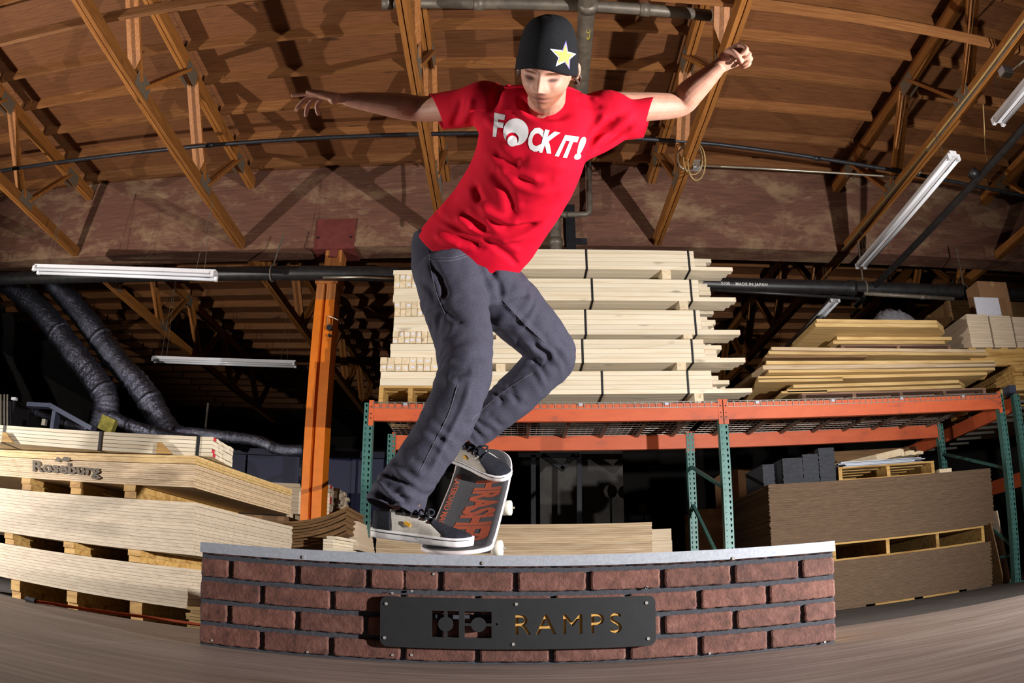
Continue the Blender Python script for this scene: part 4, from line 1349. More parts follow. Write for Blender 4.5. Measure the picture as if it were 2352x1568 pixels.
pallet(xat(2228, 815, YQ + 0.12), xat(2228, 815, YQ + 0.12) + 1.3, YQ + 0.12, YQ + 1.2, zq0, max(zq1, zq0 + 0.09), 'pallet under the pale board bundles at the right edge', 'pallet', 3, 'x')
zq1 = max(zq1, zq0 + 0.09)
for k, (p0, p1) in enumerate([(2226, 2275), (2279, 2327), (2331, 2376)]):
    x0_, x1_ = xat(p0, 760, YQ + 0.12), xat(p1, 760, YQ + 0.12)
    zt = zat(2270, 722 + 2 * k, YQ + 0.12)
    sheet_pack([Vector((x0_, YQ + 0.12)), Vector((x1_, YQ + 0.12)), Vector((x1_, YQ + 1.1)), Vector((x0_, YQ + 1.1))], zq1 + 0.002, zt, 16, 'mdf',
               '%s bundle of pale board strips on the pallet at the right edge' % eord[k], 'board bundle', 'board_bundle', 0.003, 'pale board bundles')
x0_, x1_ = xat(2256, 700, YQ + 0.5), xat(2322, 700, YQ + 0.5)
carton(x0_, x1_, YQ + 0.5, YQ + 0.78, zt + 0.003, zat(2290, 648, YQ + 0.5), 'tall brown carton on top of the pale board bundles')
a = MB(); c = at(2270, 700, y=YQ + 0.46)
a.bb(xat(2241, 700, YQ + 0.44), xat(2296, 700, YQ + 0.44), YQ + 0.44, YQ + 0.455, zt + 0.003, zat(2270, 683, YQ + 0.44))
obj('paper_sheet', a, M['paper'], label='white printed sheet propped against the brown carton', cat='paper')
# big dark crate behind them
a = MB(); xd0 = xat(2192, 760, YQ + 1.25)
a.bb(xd0, xd0 + 1.6, YQ + 1.25, YQ + 2.4, BZ1 + 0.03, zat(2230, 690, YQ + 1.25))
cr = thing('wooden_crate', 'big dark brown crate behind the pale board bundles', 'crate', (xd0 + 0.8, YQ + 1.8, BZ1))
obj('body', a, M['hardboard'], cr)
for f in (0.0, 0.48, 0.96):
    a = MB(); a.bb(xd0 - 0.02, xd0, YQ + 1.25 + 1.1 * f, YQ + 1.33 + 1.1 * f, BZ1 + 0.03, zat(2230, 690, YQ + 1.25)); obj('batten', a, M['hardboard'], cr)

# ================================================================== BEHIND, LEFT OF THE RACK
# lumber standing beyond the orange post
YV = 8.6
xv0, xv1 = xat(560, 1140, YV), xat(757, 1140, YV)
zv1, zv0 = zat(640, 1108, YV), zat(640, 1178, YV)
lumber_pack(xv0 - 0.4, xv1, YV, YV + 0.9, zv0, zv1, 8, 10, 'grey lumber pack on the floor beyond the orange post', (), 0, 0.05, mat='mdf')
spacer(xat(667, 1175, YV), YV - 0.02, YV + 0.8, zv0 - 0.09, zv0 - 0.003, 'timber block under the lumber beyond the orange post', 0.08)
a = MB(); a.bb(xv0 - 0.4, xat(670, 1185, YV - 0.5), YV - 0.6, YV + 0.9, zv0 - 0.17, zv0 - 0.092)
obj('green_timber', a, M['hardboard'], label='dark green brown timber layer under the far lumber', cat='timber')
pallet(xv0 - 0.4, xat(665, 1210, YV - 0.3), YV - 0.3, YV + 0.7, GROUND, zv0 - 0.172, 'pallet in the dark below the far lumber', 'pallet', 4, 'y')
# bent hardboard sheets
YH = 5.6
def bent(pl, pr, py0, rise, y0, y1, thick, label, mat='hardboard'):
    n = 10
    x0_, x1_ = xat(pl, py0, y0), xat(pr, py0, y0)
    z0 = zat((pl + pr) / 2, py0, y0)
    vs = []
    for k in range(n + 1):
        t = k / n
        x, z = x0_ + (x1_ - x0_) * t, z0 + rise * t ** 2.4
        vs += [(x, y0, z), (x, y1, z), (x, y1, z + thick), (x, y0, z + thick)]
    fs = []
    for k in range(n):
        for q in range(4):
            fs.append((k * 4 + q, k * 4 + (q + 1) % 4, (k + 1) * 4 + (q + 1) % 4, (k + 1) * 4 + q))
    fs += [(0, 1, 2, 3), tuple(n * 4 + q for q in (3, 2, 1, 0))]
    a = MB(); a.add(vs, fs)
    return obj('hardboard_sheet', a, M[mat], label=label, cat='hardboard', group='bent hardboard sheets')
for k in range(9):
    bent(612 + (k % 3) * 5, 796 - k % 2 * 4, 1262 - k * 7.0, 0.14, YH, YH + 1.0, 0.018, '%s bent brown hardboard sheet counted up from the ledge' % eord[k])
bent(668, 772, 1212, 0.16, YH + 0.15, YH + 1.0, 0.012, 'uppermost curled brown hardboard sheet before the orange post')
for k in range(4):
    z = zat(765, 1258, YH - 0.2) + 0.022 * k
    x0_ = xat(742 + (k == 3) * 8, 1250, YH - 0.2)
    a = MB(); a.add([(x0_, YH - 0.2, z), (x0_ + 0.075, YH - 0.2, z), (x0_ + 0.16, YH + 0.1, z), (x0_, YH + 0.1, z), (x0_, YH - 0.2, z + 0.02), (x0_ + 0.075, YH - 0.2, z + 0.02), (x0_ + 0.16, YH + 0.1, z + 0.02), (x0_, YH + 0.1, z + 0.02)],
                    [(0, 1, 2, 3), (4, 5, 6, 7), (0, 1, 5, 4), (1, 2, 6, 5), (2, 3, 7, 6), (3, 0, 4, 7)])
    obj('pine_offcut', a, M['pine'], label='%s pale pine offcut up in front of the bent hardboard' % eord[k], cat='offcut', group='pine offcuts')
a = MB(); a.bb(xat(742, 1255, YH - 0.2), xat(800, 1255, YH - 0.2), YH - 0.2, YH + 0.1, GROUND, zat(765, 1258, YH - 0.2) - 0.001)
obj('offcut_block', a, M['pine'], label='block carrying the pale pine offcuts behind the ledge', cat='block')
for k in range(7):
    x0_ = xat(800, 1240, YH + 0.2); z = zat(810, 1262, YH + 0.2) + 0.034 * k
    a = MB(); a.bb(x0_, x0_ + 0.085 - 0.006 * k, YH + 0.2 + 0.02 * k, YH + 0.9, z, z + 0.032)
    obj('stacked_plank', a, M['mdf'], label='%s pale plank end up beside the left rack post' % eord[k], cat='plank', group='planks by the left rack post')

# navy container and cable reel
xn0, xn1 = xat(500, 1100, 10.5), xat(880, 1100, 10.5)
cn = thing('steel_container', 'dark navy steel container standing behind the orange post', 'container', ((xn0 + xn1) / 2, 11, GROUND))
zt = zat(700, 1035, 10.5)
a = MB(); a.bb(xn0, xn1, 10.5, 12.0, GROUND, zt); obj('body', a, M['navy'], cn)
for k in range(3):
    x = xn0 + (xn1 - xn0) * (k + 0.5) / 3
    a = MB(); a.bb(x - 0.03, x + 0.03, 10.45, 10.5, GROUND + 0.1, zt - 0.1); obj('rib', a, M['navy'], cn)
a = MB(); a.bb(xn0 - 0.02, xn1 + 0.02, 10.43, 10.5, zt - 0.09, zt); obj('top_rail', a, M['navy'], cn)
rc = at(697, 1082, y=8.25)
rl = thing('cable_reel', 'dark round cable reel half hidden behind the orange post', 'reel', tuple(rc))
for dx in (-0.04, 0.05):
    a = MB(); a.tube([rc + Vector((dx + 0.02, 0.1, 0)), rc + Vector((dx + 0.045, 0.1, 0))], 0.21, 28); obj('flange', a, M['dark_steel'] if dx < 0 else M['mdf'], rl)
a = MB(); a.tube([rc + Vector((-0.02, 0.1, 0)), rc + Vector((0.07, 0.1, 0))], 0.12, 20); obj('drum', a, M['hardboard'], rl)
a = MB(); a.tube([rc + Vector((-0.07, 0.08, -0.03)), rc + Vector((-0.02, 0.1, -0.03))], 0.012, 8); obj('knob', a, M['red_paint'], rl)

# flexible ducts
def duct(name, pxs, y, r, label, ribs=True, mat='foil'):
    P = [np.array(at(px, py, y=yy)) for (px, py), yy in zip(pxs, y if isinstance(y, (list, tuple)) else [y] * len(pxs))]
    out = []
    P2 = [P[0]] + P + [P[-1]]
    for i in range(1, len(P2) - 2):
        for t in np.linspace(0, 1, 14, endpoint=False):
            p0, p1, p2, p3 = P2[i - 1:i + 3]
            out.append(0.5 * ((2 * p1) + (-p0 + p2) * t + (2 * p0 - 5 * p1 + 4 * p2 - p3) * t * t + (-p0 + 3 * p1 - 3 * p2 + p3) * t ** 3))
    out.append(P[-1])
    rs = [r * (1 + 0.07 * math.sin(i * 2.6) + RND.uniform(-0.05, 0.05)) for i in range(len(out))]
    a = MB(); a.tube(out, rs, 18)
    t = thing(name, label, 'duct', tuple(out[0]), 'foil ducts')
    obj('sleeve', a, M[mat], t, True)
    for f in (0.3, 0.66):
        i = int(f * len(out)); d = Vector(out[i + 1]) - Vector(out[i])
        a = MB(); a.tube([Vector(out[i]), Vector(out[i]) + d.normalized() * 0.06], r * 1.1, 18); obj('clamp_band', a, M['foil'], t, True)
    return t
duct('foil_duct', [(8, 640), (95, 715), (170, 810), (225, 880), (245, 930), (232, 985)], 9.2, 0.19, 'silver foil duct coming down nearest the left edge')
duct('foil_duct', [(115, 640), (190, 725), (265, 825), (330, 900), (362, 955), (400, 1010)], 9.6, 0.19, 'silver foil duct sagging beside the other, closer to the far lamp')
duct('foil_duct', [(256, 955), (300, 978), (350, 992), (420, 1010)], 9.0, 0.085, 'low foil hose running off from the bottom of the ducts')
duct('foil_duct', [(405, 990), (500, 1000), (590, 1012), (640, 1032), (695, 1034)], 9.4, 0.075, 'long low foil hose toward the orange post')
duct('foil_duct', [(40, 930), (90, 950), (150, 972), (200, 985)], 9.4, 0.06, 'small foil hose behind the grey bracket')
# yellow insulation rolls on top of the ducts, hidden lamp housing
for k, px in enumerate((8, 52, 70, 96)):
    a = MB(); c = at(px, 617, y=9.3); a.tube([c + Vector((0, -0.1, 0.14)), c + Vector((0.02, 0, 0)), c + Vector((0, 0.1, -0.14))], [0.05, 0.075, 0.05], 10)
    obj('insulation_strip', a, M['insul'], None, True, label='%s yellow insulation strip hanging behind the left strip lamp' % eord[k], cat='insulation', group='insulation strips')
a = MB(); c = at(248, 975, y=8.9); a.box(c, (0.24, 0.1, 0.2), Matrix.Rotation(0.3, 3, 'Y'))
obj('insulation_scrap', a, M['insul'], label='yellow insulation scrap where the foil duct ends', cat='insulation')
# grey machine bracket and tubes
br = thing('forked_machine', 'grey blue forked machine arm behind the left pile', 'machine', tuple(at(130, 960, y=7.5)))
a = MB(); a.bar(at(67, 930, y=7.5), at(122, 933, y=7.5), 0.12, 0.05); obj('beam', a, M['machine'], br)
a = MB(); a.bar(at(118, 932, y=7.5), at(215, 986, y=7.5), 0.12, 0.055); obj('strut', a, M['machine'], br)
q0 = at(118, 990, y=7.5); a = MB(); a.bar(at(130, 945, y=7.5), (q0.x, 7.5, GROUND), 0.12, 0.055); obj('strut', a, M['machine'], br)
sq = at(102, 970, y=7.4)
a = MB(); a.box(sq, (0.055, 0.05, 0.075)); obj('motor', a, M['conduit'], br)
tb = thing('machine_stack', 'dark machine with pale upright rods at the left edge', 'machine', tuple(at(20, 950, y=7.6)))
a = MB(); a.bb(xat(-40, 950, 7.8), xat(40, 950, 7.8), 7.7, 8.1, GROUND, zat(20, 925, 7.8)); obj('cabinet', a, M['dark_steel'], tb)
for px in (2, 10, 17):
    a = MB(); a.tube([at(px, 906, y=7.6), at(px, 985, y=7.6)], 0.014, 8); obj('rod', a, M['conduit'], tb)
a = MB(); a.box(at(33, 916, y=7.6), (0.075, 0.05, 0.035)); obj('nameplate', a, M['paper'], tb)
# upright pole far back
pipe('support_pole', [at(478, 925, y=10.0), Vector((at(478, 925, y=10.0).x, 10.0, GROUND))], 0.016, M['conduit'], 'thin pale pole standing in the dark behind the foil hoses', 'pole')
# grey panel and trestle far behind the rack
a = MB(); a.bb(xat(1240, 1060, 14), xat(1430, 1060, 14), 14, 14.1, GROUND, zat(1300, 1030, 14) + 0.6)
obj('grey_partition', a, M['concrete'], label='pale grey panel far behind, seen under the rack', cat='panel')
tr = thing('trestle_frame', 'black trestle frame before the grey panel under the rack', 'trestle', tuple(at(1270, 1060, y=12.5)))
for p, q in (((1190, 1045), (1330, 1045)), ((1245, 1045), (1295, 1078)), ((1320, 1045), (1290, 1078)), ((1225, 1045), (1225, 1400)), ((1330, 1045), (1330, 1400))):
    a = MB(); a.bar(at(*p, y=12.5), at(*q, y=12.5), 0.08, 0.08); obj('bar', a, M['dark_steel'], tr)
for k, (px, py, r_) in enumerate([(1402, 1128, 0.13), (1478, 1170, 0.10)]):  # pale unlit knobs on stands, built for small grey spots
    c = at(px, py, y=13.5)
    t = thing('knob_stand', '%s pale round knob on a stand seen in the dark under the rack' % ('larger', 'smaller')[k], 'stand', (c.x, c.y, GROUND), 'round knobs in the dark')
    a = MB(); a.tube([c + Vector((0, 0, -r_)), c + Vector((0, 0, -r_ * 0.7)), c, c + Vector((0, 0, r_ * 0.7)), c + Vector((0, 0, r_))], [0.02, r_ * 0.7, r_, r_ * 0.7, 0.02], 14); obj('knob', a, M['concrete'], t, True)
    a = MB(); a.tube([(c.x, c.y, GROUND), c], 0.02, 8); obj('stand', a, M['dark_steel'], t)

# ================================================================== SKATEBOARD
m, nt, b = new_mat('grip_tape', 0.9)
v = coords(nt, (1, 1, 1), False)
n1 = noise(nt, v, 700, 2, 0.5)
n2 = noise(nt, v, 14, 4, 0.6)
c = ramp(nt, n1, [(0.35, lin(48, 48, 52)), (0.7, lin(92, 90, 94))])
nt.links.new(c, b.inputs['Base Color'])
bump(nt, b, n1, 0.6, 0.001)
M['grip'] = m
M['deck_edge'] = plain('pale_deck_edge', lin(222, 206, 204), 0.45, 0, 0.06, 40)
M['deck_under'] = plain('deck_underside', lin(206, 150, 130), 0.4, 0, 0.1, 20)
M['urethane'] = plain('white_urethane', lin(226, 220, 204), 0.45, 0, 0.05, 40)
M['orange_print'] = plain('orange_red_print', lin(176, 82, 52), 0.85, 0, 0.15, 120)

BT = at(1033, 1264, y=2.095)        # tail tip, top of deck
BH = Vector((0.115, 1.0, 0)).normalized()                  # heading of the board on plan
BW = Vector((BH.y, -BH.x, 0)).normalized()
BLEN, BWID = 0.80, 0.206
SLOPES = [(0.0, 10), (0.11, 12), (0.17, 24), (0.22, 31), (0.56, 33), (0.62, 40), (0.68, 50), (0.80, 52)]
_ss = np.linspace(0, BLEN, 161)
_sl = np.radians(np.interp(_ss, [s for s, _ in SLOPES], [a for _, a in SLOPES]))
_hh = np.concatenate([[0], np.cumsum(np.cos((_sl[1:] + _sl[:-1]) / 2) * np.diff(_ss))])
_zz = np.concatenate([[0], np.cumsum(np.sin((_sl[1:] + _sl[:-1]) / 2) * np.diff(_ss))])
def bpt(s, w_, lift=0.0):
    """point on the deck: s along it from the tail, w_ across, lift along its normal"""
    h, z, a = np.interp(s, _ss, _hh), np.interp(s, _ss, _zz), np.interp(s, _ss, _sl)
    n = Vector((-BH.x * math.sin(a), -BH.y * math.sin(a), math.cos(a)))
    conc = 0.010 * (w_ / (BWID / 2)) ** 2 * (1 if 0.15 < s < 0.65 else 0.4)
    return BT + BH * float(h) + Vector((0, 0, float(z))) + BW * w_ + n * (lift + conc)
def bnorm(s):
    a = float(np.interp(s, _ss, _sl))
    return Vector((-BH.x * math.sin(a), -BH.y * math.sin(a), math.cos(a)))
def half_w(s):
    e = 0.115
    if s < e:
        t = 1 - s / e
    elif s > BLEN - e:
        t = 1 - (BLEN - s) / e
    else:
        return BWID / 2
    return BWID / 2 * max(0.0, 1 - t ** 2.4) ** (1 / 2.4)
brd = thing('skateboard', 'skateboard with orange lettering on black grip tape, tail on the coping', 'skateboard', tuple(BT))
NS, NW = 70, 10
srow = [BLEN * (0.5 - 0.5 * math.cos(math.pi * i / NS)) for i in range(NS + 1)]
def deck_slab(l0, l1, inset=0.0):
    a = MB(); vs = []
    for lft in (l1, l0):
        for s in srow:
            hw = max(0.0005, half_w(s) - inset)
            for j in range(NW + 1):
                w_ = hw * (2 * j / NW - 1)
                vs.append(bpt(s, w_, lft))
    n = (NS + 1) * (NW + 1); R = NW + 1
    fs = []
    for i in range(NS):
        for j in range(NW):
            q = i * R + j
            fs.append((q, q + 1, q + R + 1, q + R)); fs.append((n + q, n + q + R, n + q + R + 1, n + q + 1))
        fs.append((i * R, (i + 1) * R, n + (i + 1) * R, n + i * R)); fs.append((i * R + NW, n + i * R + NW, n + (i + 1) * R + NW, (i + 1) * R + NW))
    for i in (0, NS):
        for j in range(NW):
            fs.append((i * R + j, n + i * R + j, n + i * R + j + 1, i * R + j + 1))
    a.add(vs, fs)
    return a
obj('deck', deck_slab(-0.0125, -0.001), M['deck_edge'], brd, True)
grip = obj('grip_tape', deck_slab(-0.0008, 0.0, 0.004), M['grip'], brd, True)
def board_text(body, s_top, s_bot, w0, w1, bold, taper):
    vs, fs = text_mesh(body, bold, 0, 0.95)
    vs, fs = refine(vs, fs, 0.06, 3)
    out = []
    for u, v_ in vs:
        s = s_top + (s_bot - s_top) * u
        lo = w0(u); hi = w1(u)
        out.append(bpt(s, lo + (hi - lo) * v_, 0.0009))
    a = MB(); a.add(out, fs)
    return obj('lettering', a, M['orange_print'], grip, kind='stuff')
board_text('THRASHER', 0.69, 0.145, lambda u: -0.016 - 0.046 * u ** 2.5, lambda u: 0.080, 0.045, 0)
board_text('SKATEBOARD MAGAZINE', 0.66, 0.14, lambda u: -0.091, lambda u: -0.072, 0.02, 0)
for s in (0.245, 0.535):
    nrm = bnorm(s); c = bpt(s, 0, -0.0125); BTg = BW.cross(nrm).normalized() * -1
    tk = link('truck', (lambda: (lambda a: (a.bar(c - nrm * 0.007 - BTg * 0.032, c - nrm * 0.007 + BTg * 0.032, 0.05, 0.012, tuple(nrm)), a.tube([c, c - nrm * 0.045], [0.022, 0.012], 10), a.bar(c - nrm * 0.05 - BW * 0.075, c - nrm * 0.05 + BW * 0.075, 0.024, 0.022, tuple(nrm)), a)[-1])(MB()))().mesh('truck', M['galv']), brd)
    for sg in (-1, 1):
        o_ = c - nrm * 0.05
        a = MB(); a.tube([o_ + BW * sg * 0.080, o_ + BW * sg * 0.083, o_ + BW * sg * 0.110, o_ + BW * sg * 0.113], [0.020, 0.026, 0.026, 0.020], 22)
        wh = obj('wheel', a, M['urethane'], brd, True)
        a = MB(); a.tube([o_ + BW * sg * 0.070, o_ + BW * sg * 0.122], 0.004, 8); obj('axle_nut', a, M['screw'], wh)

# ================================================================== THE SKATER
def skin_material():
    m, nt, b = new_mat('skin', 0.6)
    at_ = nd(nt, 'ShaderNodeVertexColor'); at_.layer_name = 'tint'
    v = coords(nt, (1, 1, 1), False)
    n1 = noise(nt, v, 40, 4, 0.6)
    c = ramp(nt, n1, [(0.3, lin(176, 124, 102)), (0.7, lin(194, 143, 121))])
    ml = nd(nt, 'ShaderNodeMix', data_type='RGBA', blend_type='MULTIPLY'); ml.inputs[0].default_value = 1.0
    nt.links.new(c, ml.inputs[6]); nt.links.new(at_.outputs['Color'], ml.inputs[7])
    nt.links.new(ml.outputs[2], b.inputs['Base Color'])
    b.inputs['Subsurface Weight'].default_value = 0.06
    b.inputs['Subsurface Radius'].default_value = (0.012, 0.005, 0.003)
    return m
M['skin'] = skin_material()
def fabric(name, c0, c1, scale=900, rough=0.85, bmp=0.25, blot=0.0):
    m, nt, b = new_mat(name, rough)
    v = coords(nt, (1, 1, 1), False)
    n1 = noise(nt, v, scale, 2, 0.5)
    c = ramp(nt, n1, [(0.3, c0), (0.7, c1)])
    if blot:
        n2 = noise(nt, v, 7, 5, 0.6)
        k = ramp(nt, n2, [(0.3, (1 - blot,) * 3 + (1,)), (0.7, (1, 1, 1, 1))])
        ml = nd(nt, 'ShaderNodeMix', data_type='RGBA', blend_type='MULTIPLY'); ml.inputs[0].default_value = 1
        nt.links.new(c, ml.inputs[6]); nt.links.new(k, ml.inputs[7]); c = ml.outputs[2]
    nt.links.new(c, b.inputs['Base Color'])
    bump(nt, b, n1, bmp, 0.0008)
    try:
        b.inputs['Specular IOR Level'].default_value = 0.2
    except Exception:
        pass
    return m
M['shirt'] = fabric('red_cotton', lin(192, 0, 32), lin(212, 3, 44))
M['denim'] = fabric('charcoal_denim', lin(50, 49, 60), lin(78, 77, 92), 500, 0.9, 0.5, 0.22)
M['denim_seam'] = fabric('denim_stitching', lin(92, 89, 99), lin(112, 108, 118), 800)
M['knit'] = fabric('black_knit', lin(16, 16, 18), lin(34, 34, 38), 420, 0.95, 0.8)
M['suede_black'] = fabric('black_suede', lin(24, 24, 30), lin(44, 45, 54), 300, 0.9, 0.4)
M['suede_white'] = fabric('pale_grey_suede', lin(186, 178, 168), lin(214, 206, 196), 300, 0.9, 0.4, 0.12)
M['sole'] = plain('white_rubber_sole', lin(226, 222, 220), 0.55, 0, 0.06, 30)
M['shirt_print'] = plain('white_shirt_print', lin(236, 232, 232), 0.8, 0, 0.03, 60)
M['star_yellow'] = plain('yellow_embroidery', lin(232, 206, 84), 0.8, 0, 0.06, 200)
M['star_white'] = plain('white_embroidery', lin(232, 232, 246), 0.8, 0, 0.06, 200)
M['star_purple'] = plain('violet_embroidery', lin(128, 112, 190), 0.8, 0, 0.06, 200)
M['hair'] = plain('brown_hair', lin(74, 50, 38), 0.6, 0, 0.3, 120)
M['button'] = plain('yellow_button', lin(232, 170, 40), 0.5, 0, 0.05, 40)

def cr(pts, n):
    """Catmull-Rom through rows of numbers"""
    P = np.asarray(pts, float)
    P = np.vstack([2 * P[0] - P[1], P, 2 * P[-1] - P[-2]])
    out = []
    for i in range(1, len(P) - 2):
        p0, p1, p2, p3 = P[i - 1:i + 3]
        for t in np.linspace(0, 1, n, endpoint=False):
            out.append(0.5 * (2 * p1 + (p2 - p0) * t + (2 * p0 - 5 * p1 + 4 * p2 - p3) * t * t + (3 * p1 - p0 - 3 * p2 + p3) * t ** 3))
    out.append(P[-2])
    return np.array(out)
def ring_loft(C, A, B, nseg=28, p=2.0):
    """closed tube from ring centres and half axes"""
    th = np.linspace(0, 2 * np.pi, nseg, endpoint=False)
    ct, st = np.cos(th), np.sin(th)
    ct = np.sign(ct) * np.abs(ct) ** (2 / p); st = np.sign(st) * np.abs(st) ** (2 / p)
    vs, fs = [], []
    for c, a, b_ in zip(C, A, B):
        for k in range(nseg):
            vs.append(c + a * ct[k] + b_ * st[k])
    n = len(C)
    for i in range(n - 1):
        for k in range(nseg):
            k2 = (k + 1) % nseg
            fs.append((i * nseg + k, i * nseg + k2, (i + 1) * nseg + k2, (i + 1) * nseg + k))
    fs.append(tuple(range(nseg))[::-1]); fs.append(tuple((n - 1) * nseg + k for k in range(nseg)))
    return vs, fs
def limb(path, radii, sub=6, nseg=20, asp=None, up=None):
    """tube through joints with a radius at each; asp squashes along the second axis"""
    n = len(path)
    asp = asp or [1.0] * n
    rows = [list(p) + [r, q] for p, r, q in zip(path, radii, asp)]
    R = cr(rows, sub)
    C = R[:, :3]
    T = np.gradient(C, axis=0); T /= np.linalg.norm(T, axis=1)[:, None]
    u = np.array(up if up is not None else Vector(T[0]).orthogonal(), float)
    A, B = [], []
    for i in range(len(C)):
        u = u - T[i] * np.dot(u, T[i]); u /= np.linalg.norm(u)
        w_ = np.cross(T[i], u)
        A.append(u * R[i, 3]); B.append(w_ * R[i, 3] * R[i, 4])
    return ring_loft(C, A, B, nseg)
def ball(c, r, n=14):
    c = np.array(c, float); r = np.array(r if hasattr(r, '__len__') else [r] * 3, float)
    vs = [tuple(c + np.array((0, 0, -1)) * r)]
    for i in range(1, n):
        la = -math.pi / 2 + math.pi * i / n
        for k in range(n * 2):
            lo = math.pi * k / n
            vs.append(tuple(c + np.array((math.cos(la) * math.cos(lo), math.cos(la) * math.sin(lo), math.sin(la))) * r))
    vs.append(tuple(c + np.array((0, 0, 1)) * r))
    m_ = n * 2; fs = [(0, 1 + (k + 1) % m_, 1 + k) for k in range(m_)]
    for i in range(n - 2):
        for k in range(m_):
            fs.append((1 + i * m_ + k, 1 + i * m_ + (k + 1) % m_, 1 + (i + 1) * m_ + (k + 1) % m_, 1 + (i + 1) * m_ + k))
    L = len(vs) - 1
    fs += [(L, 1 + (n - 2) * m_ + k, 1 + (n - 2) * m_ + (k + 1) % m_) for k in range(m_)]
    return vs, fs
def union(shapes, voxel, smooth_it, name):
    a = MB()
    for vs, fs in shapes:
        a.add(vs, fs)
    me = a.mesh(name)
    o = bpy.data.objects.new(name, me); COL.objects.link(o)
    r = o.modifiers.new('r', 'REMESH'); r.mode = 'VOXEL'; r.voxel_size = voxel
    if smooth_it:
        s = o.modifiers.new('s', 'SMOOTH'); s.factor = 0.5; s.iterations = smooth_it
    dg = bpy.context.evaluated_depsgraph_get()
    out = bpy.data.meshes.new_from_object(o.evaluated_get(dg))
    bpy.data.objects.remove(o)
    out.shade_smooth()
    return out
def get_co(me):
    a = np.empty(len(me.vertices) * 3); me.vertices.foreach_get('co', a); return a.reshape(-1, 3)
def get_no(me):
    a = np.empty(len(me.vertices) * 3); me.vertices.foreach_get('normal', a); return a.reshape(-1, 3)
def bvh(me):
    bm = bmesh.new(); bm.from_mesh(me); t = BVHTree.FromBMesh(bm); bm.free(); return t
def hit(tree, px, py, off=0.0):
    loc, nor, _, _ = tree.ray_cast(CAM, ray(px, py), 20)
    if loc is None:
        return None
    return loc + nor * off
def fold(me, tree, items):
    """raise or sink the cloth along lines drawn on it: (pixels, height, width)"""
    co, no = get_co(me), get_no(me)
    disp = np.zeros(len(co))
    for pxs, h, wd in items:
        span = sum(math.hypot(q[0] - p[0], q[1] - p[1]) for p, q in zip(pxs, pxs[1:]))
        h = h * (1.7 if span > 85 else 1.2 if span > 60 else 0.9)
        pts = [hit(tree, *p) for p in pxs]
        pts = [np.array(p) for p in pts if p is not None]
        if len(pts) < 2:
            continue
        pts = cr(pts, 5) if len(pts) > 2 else np.array(pts)
        best = np.full(len(co), 1e9); par = np.zeros(len(co))
        n = len(pts) - 1
        for i in range(n):
            a, b_ = pts[i], pts[i + 1]
            d = b_ - a; L2 = max(1e-9, d @ d)
            t = np.clip(((co - a) @ d) / L2, 0, 1)
            dist = np.linalg.norm(co - (a + t[:, None] * d), axis=1)
            k = dist < best
            best[k] = dist[k]; par[k] = (i + t[k]) / n
        taper = np.clip(np.minimum(par, 1 - par) * 5 + 0.25, 0, 1)
        q_ = (best / (wd * 1.7)) ** 2
        disp += 0.62 * h * (1 - 0.8 * q_) * np.exp(-q_) * taper
    co += no * disp[:, None]
    me.vertices.foreach_set('co', co.ravel()); me.update()
def crinkle(me, amp, scale, seed=0):
    from mathutils import noise as mn
    co, no = get_co(me), get_no(me)
    d = np.array([mn.noise(Vector(p) * scale + Vector((seed, 0, 0))) for p in co]) * amp
    co += no * d[:, None]
    me.vertices.foreach_set('co', co.ravel()); me.update()
def cut_open(me, planes):
    """cut away what lies beyond each (point, outward normal, reach)"""
    bm = bmesh.new(); bm.from_mesh(me)
    for p, n, reach in planes:
        p, n = Vector(p), Vector(n).normalized()
        vs = {v for v in bm.verts if (v.co - p).length < reach}
        es = [e for e in bm.edges if e.verts[0] in vs and e.verts[1] in vs]
        fs = [f for f in bm.faces if all(v in vs for v in f.verts)]
        bmesh.ops.bisect_plane(bm, geom=list(vs) + es + fs, plane_co=p, plane_no=n, clear_outer=False)
        kill = [f for f in bm.faces if (f.calc_center_median() - p).length < reach and (f.calc_center_median() - p).dot(n) > 1e-5]
        bmesh.ops.delete(bm, geom=kill, context='FACES')
    bm.to_mesh(me); bm.free(); me.update()
def V(px, py, y):
    return np.array(at(px, py, y=y))

# ---- joints (photo column, row, depth in metres)
HIP1, HIP2 = V(1008, 640, 2.30), V(1135, 660, 2.42)
KNEE1, ANK1 = V(1066, 868, 2.17), V(893, 1158, 2.21)
KNEE2, ANK2 = V(1298, 812, 2.56), V(1075, 1000, 2.63)
NECK = V(1250, 240, 1.90)
SH1, EL1, WR1 = V(1118, 238, 1.98), V(972, 250, 2.10), V(795, 228, 2.06)
SH2, EL2, WR2 = V(1388, 252, 1.96), V(1556, 240, 2.02), V(1655, 150, 1.90)
HEAD = V(1256, 160, 1.76)

